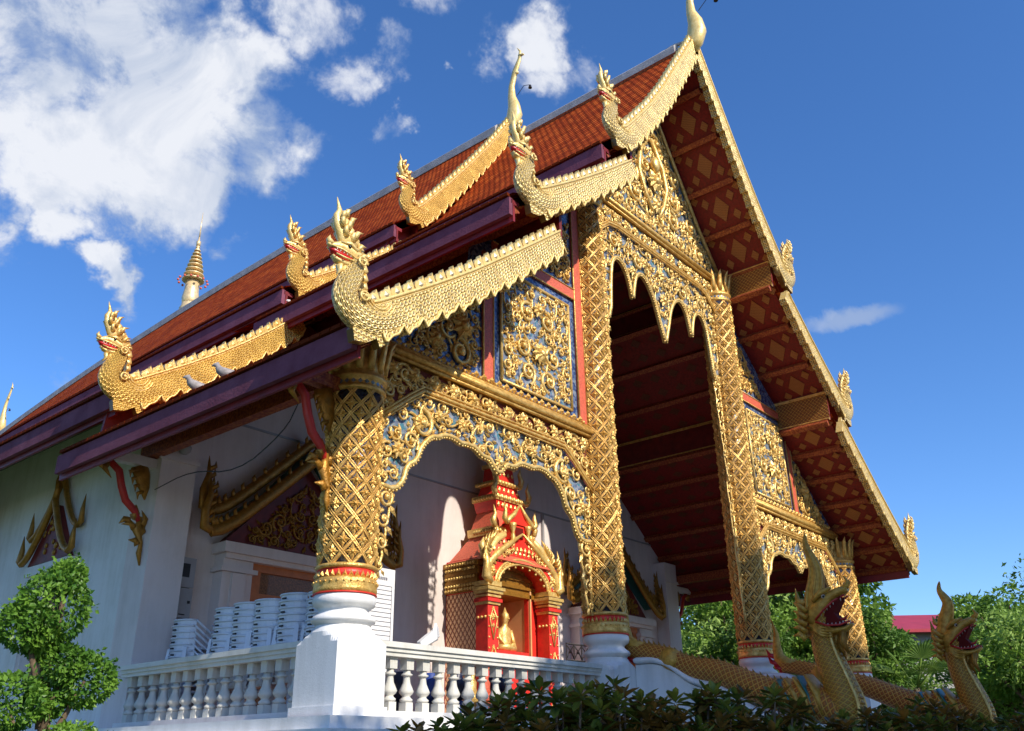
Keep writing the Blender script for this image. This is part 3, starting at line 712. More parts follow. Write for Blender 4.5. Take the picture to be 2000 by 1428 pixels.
def naga_head_mb(y=0.0):
    mb = MB(); Y = (0, 1, 0)
    neck = smoothp([(-.62,2.72), (-.84,2.575), (-1.10,2.50), (-1.31,2.56), (-1.375,2.70), (-1.315,2.85), (-1.275,2.98), (-1.27,3.06)], 2)
    n = len(neck)
    rad = []
    for i in range(n):
        t = i/(n-1); a = lerp(.20, .235, t/.3) if t < .3 else (lerp(.235, .135, (t-.3)/.3) if t < .6 else lerp(.135, .10, (t-.6)/.4))
        rad.append((a, lerp(.085, .12, min(1, t*1.4))))
    mb.sweep([(p[0], y, p[1]) for p in neck], rad, 14, 0, bn=Y, us=1.5)
    # foot flame of the board
    mb.prism([(-1.22,2.42), (-1.27,2.31), (-1.24,2.18), (-1.08,2.21), (-.95,2.30), (-.90,2.21), (-.80,2.30), (-.72,2.40), (-.74,2.55), (-1.1,2.6)], y-.05, y+.05, 0)
    # back frill
    for (x, z, a, l_) in ((-1.16,2.74,.1,.10), (-1.155,2.84,.15,.11), (-1.16,2.93,.3,.12), (-1.17,3.02,.45,.13), (-1.19,3.11,.7,.15), (-1.24,3.19,.9,.17), (-1.30,3.26,1.1,.19), (-1.36,3.34,1.3,.20), (-1.42,3.42,1.45,.20)):
        P = [(x, y, z), (x+math.cos(a)*l_*.5, y, z+math.sin(a)*l_*.5), (x+math.cos(a+.6)*l_*.8, y, z+math.sin(a+.6)*l_*.95)]
        mb.sweep(P, [(.055,.05), (.04,.03), .004], 6, 1, bn=Y)
    # upper skull and snout
    mb.sweep([(-1.18,y,3.07), (-1.27,y,3.12), (-1.38,y,3.165), (-1.48,y,3.175), (-1.57,y,3.15), (-1.63,y,3.15)], [(.07,.08), (.095,.10), (.085,.09), (.06,.07), (.034,.045), (.010,.015)], 10, 1, bn=Y)
    mb.sweep([(-1.58,y,3.16), (-1.62,y,3.21), (-1.60,y,3.26)], [(.035,.05), (.022,.03), .003], 6, 1, bn=Y)
    # brow
    for sy_ in (-1, 1):
        mb.sweep([(-1.30,y+sy_*.085,3.16), (-1.40,y+sy_*.088,3.21), (-1.50,y+sy_*.065,3.20)], [.018, .024, .010], 6, 1)
        mb.ball((-1.405, y+sy_*.083, 3.175), .02, 3, 8)
        # gill whorl
        scroll(mb, -1.27, 3.03, .07, y+sy_*.12 if sy_ < 0 else y+.13, 0, 1, 1, .014)
    # lower jaw
    mb.sweep([(-1.22,y,3.02), (-1.33,y,3.01), (-1.43,y,3.0), (-1.51,y,3.015), (-1.555,y,3.05)], [(.055,.08), (.04,.072), (.03,.06), (.022,.042), (.008,.015)], 8, 1, bn=Y)
    # mouth, lips and teeth
    mb.sweep([(-1.24,y,3.055), (-1.36,y,3.06), (-1.47,y,3.07), (-1.56,y,3.095), (-1.595,y,3.115)], [(.012,.07), (.026,.076), (.036,.07), (.026,.045), (.008,.015)], 8, 2, bn=Y)
    for sy_ in (-1, 1):
        mb.sweep([(-1.24,y+sy_*.075,3.05), (-1.36,y+sy_*.085,3.088), (-1.48,y+sy_*.075,3.112), (-1.60,y+sy_*.035,3.13)], .011, 5, 1)
        mb.sweep([(-1.24,y+sy_*.075,3.05), (-1.36,y+sy_*.085,3.032), (-1.46,y+sy_*.078,3.03), (-1.54,y+sy_*.045,3.055)], .010, 5, 1)
        for i in range(5):
            t = i/5; mb.sweep([(lerp(-1.38,-1.58,t), y+sy_*lerp(.08,.05,t), lerp(3.085,3.12,t)), (lerp(-1.385,-1.585,t), y+sy_*lerp(.08,.05,t), lerp(3.062,3.095,t))], [.007, .002], 4, 4)
    # beard
    for a, b in ((-1.40,.20), (-1.34,.17), (-1.46,.13)):
        mb.sweep([(a,y,2.97), (a+.01,y,2.97-b*.5), (a-.03,y,2.97-b)], [(.03,.05), (.024,.035), .004], 6, 1, bn=Y)
    # tall flame crest
    mb.sweep([(-1.33,y,3.20), (-1.43,y,3.32), (-1.51,y,3.44), (-1.535,y,3.53), (-1.505,y,3.60), (-1.525,y,3.66), (-1.55,y,3.75)], [(.11,.08), (.09,.065), (.062,.05), (.042,.038), (.032,.03), (.018,.018), .003], 8, 1, bn=Y)
    for sy_ in (-1, 1):
        for (x, z, a, l_) in ((-1.36,3.26,1.7,.16), (-1.44,3.30,2.0,.15), (-1.42,3.38,1.6,.16), (-1.49,3.40,2.0,.14), (-1.28,3.18,1.2,.15), (-1.50,3.48,1.7,.13), (-1.33,3.30,1.35,.17), (-1.40,3.44,1.5,.15), (-1.46,3.52,1.6,.13), (-1.24,3.10,1.0,.13)):
            mb.sweep([(x,y+sy_*.055,z), (x+math.cos(a)*l_*.5,y+sy_*.085,z+math.sin(a)*l_*.5), (x+math.cos(a-.5)*l_,y+sy_*.06,z+math.sin(a-.5)*l_)], [.035, .025, .003], 5, 1)
    # shoulder arcs
    for r in (.14, .18, .22):
        mb.sweep([(-.98+r*math.cos(a), y-.088, 2.76+r*math.sin(a)) for a in [math.pi*(1.08+.86*k/10) for k in range(11)]], .011, 5, 1, bn=Y, cap=False)
    scroll(mb, -1.20, 2.66, .075, y-.10, 0, 1, 1, .016)
    return mb
NAGA_MESH = {}
def naga_head(board, dx, dz, y, mats):
    key = tuple(mats)
    if key not in NAGA_MESH:
        o = finish('naga_head', naga_head_mb(0.0), list(mats)); NAGA_MESH[key] = o.data
    else:
        o = bpy.data.objects.new('naga_head', NAGA_MESH[key]); COL.objects.link(o)
    o.location = (dx, y, dz); o.parent = board; o.matrix_parent_inverse = wm(board).inverted()
def up_rail(pl): return list(reversed(pl))
RA = [[(4.20,8.10), (4.38,8.22), (5.56,9.60), (6.8,11.46), (7.46,12.46)], [(1.86,5.62), (2.02,5.72), (3.13,6.51), (4.42,7.54)], [(-1.05,2.67), (-.9,2.76), (-.12,3.28), (.7,3.87), (2.28,5.12)]]
RB = [[(4.36,8.83), (4.53,8.97), (5.82,10.61), (6.76,11.90), (7.46,12.98)], [(1.86,6.11), (2.01,6.21), (3.0,6.93), (4.14,7.83)], [(-.98,3.26), (-.83,3.35), (.04,3.92), (.92,4.60), (1.70,5.30)]]
PM = ('scale_pale', 'gold_pale', 'mouth_red', 'eye_black', 'eye_white'); GM = ('scale_gold', 'gold_bright', 'mouth_red', 'eye_black', 'eye_white')
for rails, y, ms, mg, hm in ((RA, -1.36, 'scale_pale', 'gold_pale', PM), (RB, 3.78, 'scale_gold', 'gold_bright', GM)):
    for ti, rl in enumerate(rails):
        b = bargeboard(rl, y, ms, mg, .33, .26 if ti else .27)
        naga_head(b, rl[1][0]+.9, rl[1][1]-2.76, y, hm)
        mirror(b)
# chofa finials
def chofa(y, z, lab, hgt=1.0):
    mb = MB(); P = lambda dy, dz: (7.5, y+dy, z+dz*hgt)
    mb.sweep([P(.10,-.3), P(-.02,-.1), P(-.10,.15), P(-.09,.45), P(-.02,.8), P(-.02,1.15), P(-.14,1.6), P(-.30,1.95), P(-.32,2.2), P(-.22,2.38)],
             [(.16,.12), (.20,.16), (.22,.17), (.17,.13), (.11,.09), (.085,.07), (.09,.05), (.06,.04), (.03,.025), .004], 10, 0, bn=(1, 0, 0))
    mb.sweep([P(-.10,1.55), P(-.24,1.5), P(-.22,1.62)], [.06, .035, .005], 6, 0, bn=(1, 0, 0))
    mb.sweep([P(-.28,2.05), P(-.42,2.03), P(-.46,1.98)], [.045, .03, .004], 6, 0, bn=(1, 0, 0))
    for k in range(3): mb.sweep([P(.15+.25*k,.02), P(.45+.3*k,.12-.02*k), P(.75+.32*k,.14-.04*k)], [.05, .04, .006], 6, 1, bn=(1, 0, 0))
    o = part('roof_finial', mb, ['gold_pale', 'ridge_cement'])
    b2 = MB(); b2.sweep([P(-.2,.75), P(-.42,.95), P(-.62,.86)], .008, 5, 0); b2.lathe([(.012,.0), (.03,-.02), (.045,-.09), (.05,-.1)], P(-.62,.86), 10, 0)
    finish('wind_bell', b2, ['dark_iron'], o)
chofa(-1.40, 12.45, 'A', .92); chofa(3.72, 12.98, 'B', .95)
chofa(33.3, 11.9, 'C', .9)
# ---------------------------------------------------------------- facade
YB = -.05
# dark glass backing boards
mb = MB()
mb.prism([(.05,3.10), (4.75,3.10), (4.75,7.35), (4.45,7.20), (3.05,6.05), (2.0,5.32), (1.9,4.55), (.75,3.62), (.10,3.14)], YB, YB+.1)
bb = part('gable_backing', mb, 'mosaic_blue'); mirror(bb)
mb = MB(); G0 = [(4.62,8.02), (5.55,9.22), (6.75,11.0), (7.5,12.05)]
mb.prism([(4.62,7.5)]+G0+[(15-x, z) for x, z in reversed(G0[:-1])]+[(10.38,7.5)], YB, YB+.1); part('gable_backing', mb, 'mosaic_grey')
# carved central gable
mb = MB(); GP = [(4.95,8.14), (5.65,9.02), (6.8,10.72), (7.5,11.75), (8.2,10.72), (9.35,9.02), (10.05,8.14)]
fill(mb, GP, YB-.012, .07, .27, 5, 1500, 7.5, 0, 80, .14)
for sgn in (-1, 1):
    mb.sweep([(7.5+sgn*a, YB-.06, z) for a, z in ((.05,10.5), (.45,9.9), (.55,9.4), (.35,8.9), (.1,8.5))], [.05, .06, .055, .05, .04], 6, 0, bn=(0, 1, 0))
    mb.sweep([(7.5+sgn*a, YB-.05, z) for a, z in ((2.62,8.2), (1.9,9.05), (.75,10.75), (0,11.9))], .045, 6, 0, bn=(0, 1, 0))
rosette(mb, 7.5, 9.35, .28, YB-.10, 10); rosette(mb, 7.5, 8.75, .2, YB-.09, 10); mb.ball((7.5, YB-.14, 9.75), .13, 0, 10, (1, .8, 1.5))
for k in range(34):
    x = 4.85+k*.16; leaf(mb, x, 8.12, math.pi/2, .14, .13, YB-.05, 0, .04)
part('gable_carving', mb, 'gold_bright')
# long mouldings
def moulding(x0, x1, z, nm='moulding'):
    mb = MB()
    for dz, dy, r in ((0, .13, .05), (.07, .10, .03), (-.07, .11, .026), (.115, .07, .022)): mb.sweep([(x0, -dy, z+dz), (x1, -dy, z+dz)], r, 8, 0)
    mb.box(x0, x1, -.1, .05, z-.09, z+.12, 1)
    return part(nm, mb, ['gold', 'gold_dark'])
mirror(moulding(.2, 4.9, 3.06)); moulding(4.95, 10.05, 7.99)
# frieze and frame over each arch
def frieze(xa, xb, zt, fr, seed):
    """fr: frame polyline; frieze board fills between it and zt"""
    mb = MB(); P = [(xa, zt)]+fr+[(xb, zt)]; mb.prism(P, YB+.02, YB+.1, 0)
    rnd = random.Random(seed)
    q = [(x, z) for x, z in P]
    fill(mb, q, YB+.01, .05, .15, seed, 700, (xa+xb)/2, 1, 130, .13)
    n = int((xb-xa)/.34)
    for k in range(n):
        x = xa+(k+.5)*(xb-xa)/n; zz = [z for _, z in fr]
        zf = max(zz); rosette(mb, x, (zf+zt)/2, .12, YB-.05, 8, 1)
    # corners running down the columns
    o = part('frieze', mb, ['maroon_carved', 'gold_bright'])
    fm = MB()
    for d, r in ((0, .028), (.055, .018), (-.05, .014)):
        fm.sweep([(x, YB-.06, z+d) for x, z in resample(fr, .3)], r, 6, 0, bn=(0, 1, 0))
    finish('arch_frame', fm, ['gold'], o)
    return o
FRS = [(.30,2.12), (.98,2.66), (4.02,2.66), (4.70,2.12)]
FRC = [(5.19,7.08), (5.74,7.53), (9.26,7.53), (9.81,7.08)]
mirror(frieze(.30, 4.70, 2.98, FRS, 11)); frieze(5.1, 9.9, 7.90, FRC, 12)
# fretwork arches
def fretwork(fr, low, strips, seed, xm, big):
    mb = MB(); edge = smoothp(low, 1)
    P = list(fr)+list(reversed(edge)); mb.prism(P, YB+.01, YB+.05, 0)
    fill(mb, P, YB+.002, .06, .21, seed, 1100, xm, 1, 42, .12)
    mb.sweep([(x, YB-.02, z) for x, z in edge], .034, 6, 1, bn=(0, 1, 0)); mb.sweep([(x, YB+.02, z-.02) for x, z in edge], .024, 6, 1, bn=(0, 1, 0))
    rs = resample(edge, .052)
    for k, (x, z) in enumerate(rs):
        a, b = rs[max(0, k-1)], rs[min(len(rs)-1, k+1)]; an = math.atan2(b[1]-a[1], b[0]-a[0])-math.pi/2
        mb.ball((x+math.cos(an)*.035, YB-.02, z+math.sin(an)*.035), .019, 1, 6)
    rnd = random.Random(seed)
    for x, z, r in big:
        rosette(mb, x, z, r, YB-.05, 9, 1); rosette(mb, 2*xm-x, z, r, YB-.05, 9, 1) if abs(x-xm) > .05 else None
    # open scroll strips beside the columns
    for sx, zt, zb, w_ in strips:
        d = 1 if sx < xm else -1; n = max(3, int((zt-zb)/.24)); p = []
        for k in range(n):
            t = k/n; z = lerp(zt, zb, (k+.5)/n); r = max(.035, w_*.5*(1-.62*t)); x = sx+d*r
            scroll(mb, x, z, r, YB+.02, math.pi/2, d*(1 if k % 2 else -1), 1, max(.016, r*.2))
            leaf(mb, x+d*r*.6, z-r*.6, -.9 if d > 0 else -2.2, r*1.3, r*.6, YB+.0, 1)
            leaf(mb, sx+d*.01, z+.05, -math.pi/2+d*.3, .16, .06, YB+.01, 1)
        mb.sweep([(sx, YB+.03, zt), (sx, YB+.03, zb)], .022, 5, 1)
        mb.sweep([(sx+d*(w_*(1-.68*k/12)+.02*math.sin(k*2.2)), YB+.03, lerp(zt, zb, k/12)) for k in range(13)], .02, 5, 1, bn=(0, 1, 0))
    return part('arch_fretwork', mb, ['mosaic_grey', 'gold_bright'])
LOWS = [(.36,1.30), (.60,1.28), (.74,1.42), (.78,1.62), (.95,1.72), (1.02,1.93), (1.20,2.11), (1.32,2.12), (1.40,2.18), (1.62,2.20), (1.74,2.15), (1.86,2.17), (2.04,2.16), (2.14,2.09), (2.22,2.07), (2.32,2.08), (2.40,1.99), (2.5,1.90)]
LOWS = LOWS+[(5-x, z) for x, z in reversed(LOWS[:-1])]
mirror(fretwork(FRS, LOWS, [(.35,1.3,.22,.26), (4.65,1.3,.22,.26)], 21, 2.5, [(.62,1.78,.13), (.98,2.22,.11), (2.5,2.05,.12), (1.75,2.38,.11), (1.3,2.4,.1)]))
LOWC = [(5.36,5.4), (5.60,5.5), (5.67,6.3), (5.75,6.70), (5.90,6.86), (6.08,6.84), (6.24,6.68), (6.33,6.44), (6.40,6.12), (6.47,6.44), (6.56,6.72), (6.74,6.86), (6.94,6.80), (7.10,6.62), (7.22,6.40), (7.32,6.10), (7.42,5.85), (7.5,5.62)]
LOWC = LOWC+[(15-x, z) for x, z in reversed(LOWC[:-1])]
fretwork(FRC, LOWC, [(5.34,5.5,3.3,.22), (5.34,3.3,.6,.13), (9.66,5.5,3.3,.22), (9.66,3.3,.6,.13)], 22, 7.5, [(5.55,6.9,.12), (6.42,6.75,.13), (7.5,6.55,.16), (7.5,7.1,.14), (6.0,7.2,.13), (6.85,7.1,.12)])
# side panels
def frame_strip(mb, pts, w_, y, mi, h=.03):
    for a, b in zip(pts, pts[1:]): mb.bar((a[0], y, a[1]), (b[0], y, b[1]), h, w_, mi, (b[1]-a[1], 0, -(b[0]-a[0])))
mb = MB(); PP = [(2.58,3.32), (4.28,3.32), (4.28,5.18), (2.58,5.18)]
mb.prism(PP, YB-.02, YB-.001, 0)
fill(mb, PP, YB-.02, .06, .19, 37, 2200, 3.43, 1, 70, .11)
for a, b in zip(PP, PP[1:]+PP[:1]):
    mb.sweep([(a[0], YB-.03, a[1]), (b[0], YB-.03, b[1])], .026, 6, 1)
rosette(mb, 3.43, 4.75, .15, YB-.08, 9, 1); rosette(mb, 3.43, 4.0, .2, YB-.09, 10, 1); rosette(mb, 3.43, 3.98, .11, YB-.13, 7, 1)
mirror(part('carved_panel', mb, ['mosaic_grey', 'gold_bright']))
mb = MB()
for k in range(26):
    x = .55+k*.163
    if x < 4.6: leaf(mb, x, 3.17, math.pi/2, .11, .12, YB-.05, 0, .045); mb.ball((x+.08, YB-.05, 3.19), .03, 0, 6)
mirror(part('petal_row', mb, 'gold'))
mb = MB()
mb.box(2.18, 2.40, YB-.035, YB-.001, 3.16, 5.30, 0); mb.box(4.47, 4.68, YB-.035, YB-.001, 3.16, 7.25, 0); mb.box(2.40, 4.47, YB-.035, YB-.001, 5.36, 5.56, 0)
for x in (2.18, 2.40, 4.47, 4.68): mb.sweep([(x, YB-.036, 3.16), (x, YB-.036, 5.3 if x < 3 else 7.2)], .014, 5, 1)
for z in (5.36, 5.56): mb.sweep([(2.4, YB-.036, z), (4.47, YB-.036, z)], .014, 5, 1)
mirror(part('carved_red_strip', mb, ['red_coral', 'gold']))
mb = MB(); T1 = [(.62,3.22), (2.10,3.22), (2.10,4.62), (1.9,4.5)]
fill(mb, T1, YB-.012, .05, .24, 41, 900, None, 0, 90, .12); rosette(mb, 1.72, 3.85, .24, YB-.06, 9); rosette(mb, 1.2, 3.5, .16, YB-.06, 9)
mirror(part('carved_corner_panel', mb, 'gold')); mb = MB()
T2 = [(3.3,5.64), (4.40,5.64), (4.40,6.98)]
fill(mb, T2, YB-.012, .05, .2, 42, 600, None, 0, 90, .12)
mirror(part('carved_corner_panel', mb, 'gold'))
# columns --------------------------------------------------------
def column(x, zt, dark):
    n = 9; hh = .265; Rr = .315
    mb = MB(); mb.lathe([(Rr, .26), (Rr, zt)], (x, 0, 0), 36, 0)
    rise = zt-.26; turns_n = rise/hh/n
    for d in (-1, 1):
        for k in range(n):
            steps = int(rise/.07); Pc = []; er_ = []; rails = ([], [])
            for i in range(steps+1):
                t = i/steps; th = 2*math.pi*k/n+d*2*math.pi*rise*t/hh/n
                Pc.append((x+Rr*math.cos(th), Rr*math.sin(th), .26+rise*t)); er_.append((math.cos(th), math.sin(th), 0))
                for q, off in ((0, -.07), (1, .07)):
                    th2 = th+2*math.pi*off/n; rails[q].append((x+(Rr+.011)*math.cos(th2), (Rr+.011)*math.sin(th2), .26+rise*t))
            mb.sweep(Pc, [(.021, .012)]*len(Pc), 6, 2, bn=er_, cap=False, smooth=False)
            for q in rails: mb.sweep(q, .0065, 4, 1, cap=False, smooth=False)
    rows = int(rise/hh*2)
    for r in range(rows):
        for k in range(n):
            th = 2*math.pi*(k+(.5 if r % 2 == 0 else 0))/n; z = .26+hh*.5*(r+.0)
            if z < .32 or z > zt-.06: continue
            er = V((math.cos(th), math.sin(th), 0)); et = V((-math.sin(th), math.cos(th), 0)); c = V((x, 0, z))+er*Rr
            for q in range(8):
                a = 2*math.pi*q/8; l_ = .084 if q % 2 == 0 else .060; l_ *= 1.14 if q in (2, 6) else 1
                ca, sa = math.cos(a), math.sin(a)
                f = lambda u, v, h: c+et*(u*ca-v*sa)+V((0, 0, u*sa+v*ca))+er*h
                mb.add([f(0,0,.02), f(l_*.5,.024,.006), f(l_,0,.004), f(l_*.5,-.024,.006), f(l_*.5,0,.030)], [(0,4,1), (1,4,2), (2,4,3), (3,4,0)], 1)
            bc = c+er*.026; mb.ball(tuple(bc), .020, 1, 6)
    root = part('column', mb, ['mosaic_dark', 'gold', 'gold_ribbon'])
    pb = MB(); h_ = .335
    prof = [(.30,-.02), (.335,-.05), (.345,-.10), (.33,-.15), (.285,-.175), (.265,-.205), (.285,-.235), (.33,-.265), (.35,-.295), (.345,-.32), (.31,-.335), (.295,-.36)]
    low = [(.295,-.36), (.315,-.395), (.345,-.435), (.40,-.485), (.48,-.55), (.5,-.62), (.5,FL+.002)]
    sq = lambda th: h_/max(abs(math.cos(th)), abs(math.sin(th)))
    pb2 = MB()
    pb2.lathe([((lambda th, r=r: min(r, sq(th))), z) for r, z in low[::-1]], (x, 0, 0), 96, 0, False)
    pb2.lathe(prof[::-1], (x, 0, 0), 48, 0)
    pb2.box(x-.36, x+.36, -.36, .36, FL-.01, FL+.10)
    finish('pedestal', pb2, 'white_paint', root)
    cb = MB()
    cb.lathe([(.32,-.03), (.345,-.02), (.35,.02), (.342,.045), (.352,.07), (.347,.11), (.335,.13), (.315,.135)], (x, 0, 0), 40, 0)
    cb.lathe([(.345,-.04), (.352,-.034), (.345,-.025)], (x, 0, 0), 40, 1)
    cb.lathe([(.318,.13), (.318,.23)], (x, 0, 0), 40, 1); cb.lathe([(.32,.225), (.345,.24), (.345,.265), (.32,.28)], (x, 0, 0), 40, 0)
    for k in range(30):
        th = 2*math.pi*k/30; er = V((math.cos(th), math.sin(th), 0)); et = V((-math.sin(th), math.cos(th), 0)); c = V((x, 0, .135))+er*.322
        cb.add([c-et*.03, c+et*.03, c+V((0,0,.075)), c+er*.03+V((0,0,.025))], [(0,1,3), (1,2,3), (2,0,3)], 0)
        cb.ball(tuple(V((x, 0, .085))+er*.352), .014, 0, 6)
    finish('collar', cb, ['gold', 'red_bright'], root)
    kb = MB(); zc_ = zt
    kb.lathe([(.32,zc_-.01), (.35,zc_+.02), (.35,zc_+.05), (.325,zc_+.06), (.325,zc_+.13), (.36,zc_+.15), (.36,zc_+.19), (.33,zc_+.2), (.33,zc_+.27), (.30,zc_+.62)], (x, 0, 0), 32, 0)
    for k in range(14):
        th = 2*math.pi*k/14; er = V((math.cos(th), math.sin(th), 0)); et = V((-math.sin(th), math.cos(th), 0)); b = V((x, 0, zc_+.25))
        kb.sweep([b+er*.32, b+er*.345+V((0,0,.18)), b+er*.38+V((0,0,.36)), b+er*.45+V((0,0,.46))], [(.05,.03), (.055,.035), (.045,.03), (.005,.005)], 6, 0, bn=tuple(er))
    for k in range(26):
        th = 2*math.pi*k/26; er = V((math.cos(th), math.sin(th), 0)); kb.add([tuple(V((x,0,zc_+.095))+er*.327+V(q)*.03) for q in ((0,0,1), (-er.y,er.x,0), (0,0,-1), (er.y,-er.x,0))], [(0,1,2,3)], 1)
    finish('capital', kb, ['gold', 'mosaic_grey'], root)
    return root
def shift_col(src, x):
    c = src.copy(); COL.objects.link(c); c.parent = TEMPLE
    c.matrix_parent_inverse = wm(TEMPLE).inverted(); c.location = (x, 0, 0)
    for ch in kids(src):
        d = ch.copy(); COL.objects.link(d); d.parent = c; d.matrix_parent_inverse = ch.matrix_parent_inverse.copy(); 
c1 = column(0, 2.30, True); shift_col(c1, 15)
c2 = column(5, 7.42, False); shift_col(c2, 5)
# tie beams
for a, b, w_, h_, m in (((-.08,.2,2.62), (-.08,4.78,2.62), .16, .2, 'timber_red'), ((-.95,0,2.36), (.3,0,2.36), .14, .16, 'timber_red'), ((-1.0,4.6,2.43), (.1,4.6,2.43), .14, .14, 'hall_wall')):
    mb = MB(); mb.bar(a, b, w_, h_); mirror(part('tie_beam', mb, m))
# carved eave brackets
def bracket(x, y, z0, z1, out_, s=-1):
    mb = MB(); H = z1-z0; P = lambda a, b: (x+s*a*out_, y, z0+b*H)
    mb.sweep([P(.12,.40), P(.22,.52), P(.42,.62), P(.52,.75), P(.60,.90), P(.82,1.0)], [(.03,.03), (.055,.04), (.06,.045), (.06,.045), (.06,.045), (.05,.045)], 8, 1, bn=(0, 1, 0))
    mb.sweep([P(.02,0), P(.06,.12), P(.05,.22), P(.15,.34), P(.12,.48)], [.012, (.045,.035), (.03,.03), (.075,.05), (.03,.03)], 8, 0, bn=(0, 1, 0))
    for a, b, an, l_ in ((.1,.2,.9,.16), (.12,.3,2.4,.2), (.2,.36,.7,.2), (.26,.46,2.3,.2), (.2,.5,1.2,.2), (.8,.98,-1.3,.26), (.92,.99,-1.5,.2), (.3,.42,.2,.16), (.08,.4,2.0,.22)):
        an2 = an if s > 0 else math.pi-an; c = P(a, b)
        mb.sweep([c, (c[0]+math.cos(an2)*l_*.5, y, c[2]+math.sin(an2)*l_*.5), (c[0]+math.cos(an2+.6)*l_, y, c[2]+math.sin(an2+.6)*l_)], [(.06,.04), (.045,.03), .004], 6, 0, bn=(0, 1, 0))
    # a second carved piece against the wall under the beam
    mb.sweep([P(.28,1.0), P(.2,.9), P(.14,.78), P(.1,.66)], [(.14,.04), (.13,.05), (.09,.045), .01], 8, 0, bn=(0, 1, 0))
    for k in range(4): mb.sweep([P(.3-.05*k,.95-.07*k), P(.42-.06*k,.92-.07*k), P(.4-.06*k,.86-.07*k)], [.04, .03, .004], 6, 0)
    return part('eave_bracket', mb, ['gold_dark', 'red_paint'])
bracket(-.30, 0, .80, 2.26, .75); bracket(15.30, 0, .80, 2.26, .75, 1); bracket(0, 4.58, .92, 2.36, .9); bracket(15, 4.58, .92, 2.36, .9, 1)
for y in (10.2, 15.2, 20.2): bracket(0, y, 1.4, 2.9, .9)
# doors of the hall
def hall_door():
    cx = 2.85
    mb = MB()
    for s in (-1, 1):
        a = cx+s*1.28; mb.box(a-.27, a+.27, 4.52, 4.78, FL, 1.02); mb.box(a-.33, a+.33, 4.46, 4.78, 1.02, 1.09); mb.box(a-.27, a+.27, 4.52, 4.78, 1.09, 1.22)
        mb.box(a-.12, a+.12, 4.46, 4.52, FL, 1.0)
    mb.box(cx-1.62, cx+1.62, 4.40, 4.78, 1.30, 1.46); mb.box(cx-1.55, cx+1.55, 4.46, 4.78, 1.22, 1.30)
    root = part('doorway', mb, 'hall_wall')
    f = MB(); f.box(cx-.98, cx-.80, 4.60, 4.8, FL, 1.12); f.box(cx+.80, cx+.98, 4.60, 4.8, FL, 1.12); f.box(cx-.98, cx+.98, 4.58, 4.8, 1.10, 1.219)
    finish('door_frame', f, 'orange_frame', root)
    f = MB(); f.box(cx-.80, cx+.80, 4.62, 4.82, .76, 1.10, 0); f.box(cx-.80, cx+.80, 4.60, 4.82, .70, .77, 1)
    finish('door_transom', f, ['door_lacquer', 'orange_frame'], root)
    for s in (-1, 1):
        f = MB(); x0, x1 = (cx-.80, cx-.01) if s < 0 else (cx+.01, cx+.80)
        f.box(x0, x1, 4.68, 4.74, FL, .70, 0); f.box(x0+.05, x1-.05, 4.665, 4.68, FL+.1, .62, 1)
        m_ = (x0+x1)/2
        f.prism([(m_-.10,.05), (m_-.13,.2), (m_-.04,.36), (m_,.56), (m_+.04,.36), (m_+.13,.2), (m_+.10,.05)], 4.645, 4.664, 2)
        q = MB(); finish('door_leaf', f, ['orange_frame', 'door_lacquer', 'gold_dark'], root)
    # carved gable over the door
    g = MB(); A_ = [(cx-1.55,1.47), (cx+1.55,1.47), (cx,3.02)]
    g.prism(A_, 4.62, 4.77, 0); fill(g, [(cx-1.35,1.52), (cx+1.35,1.52), (cx,2.8)], 4.61, .05, .16, 55, 800, cx, 1, 90, .1)
    finish('door_gable', g, ['red_dark', 'gold_dark'], root)
    b = MB()
    for dy, dz, w_ in ((4.40, 0, .10), (4.52, .34, .09)):
        for s in (-1, 1):
            P = smoothp([(cx+s*1.92, dy, 1.56+dz), (cx+s*1.62, dy, 1.66+dz), (cx+s*.85, dy, 2.36+dz), (cx, dy, 3.16+dz)], 2)
            b.sweep(P, [(w_,.05)]*len(P), 8, 0, bn=(0, 1, 0))
            for i in range(2, len(P), 1):
                p = P[i]; b.sweep([(p[0], p[1], p[2]+w_*.8), (p[0]+s*.03, p[1], p[2]+w_*.8+.08), (p[0]+s*.01, p[1], p[2]+w_*.8+.14)], [(.05,.03), (.035,.02), .003], 5, 0, bn=(0, 1, 0))
            e = P[0]
            b.sweep([(e[0]+s*-.06, dy, e[2]), (e[0]+s*.10, dy, e[2]+.05), (e[0]+s*.12, dy, e[2]+.30), (e[0]+s*.06, dy, e[2]+.55), (e[0]+s*.10, dy, e[2]+.86)], [(.07,.05), (.09,.06), (.075,.05), (.055,.04), .004], 8, 0, bn=(0, 1, 0))
            for q in range(5): b.sweep([(e[0]+s*.08, dy, e[2]+.12+.13*q), (e[0]-s*.04, dy, e[2]+.2+.13*q), (e[0]-s*.03, dy, e[2]+.32+.12*q)], [(.05,.03), (.035,.025), .003], 5, 0, bn=(0, 1, 0))
    finish('gable_rim', b, ['gold_dark'], root)
    # little roof behind the rim
    rf = MB()
    for s in (-1, 1):
        P = [(cx+s*1.7,1.75), (cx+s*.85,2.4), (cx,3.32)]
        for p, q in zip(P, P[1:]): rf.add([(p[0],4.45,p[1]), (q[0],4.45,q[1]), (q[0],4.78,q[1]), (p[0],4.78,p[1])], [(0,1,2,3) if s < 0 else (3,2,1,0)])
    finish('gable_roof', rf, 'teal', root)
    return root
mirror(hall_door())
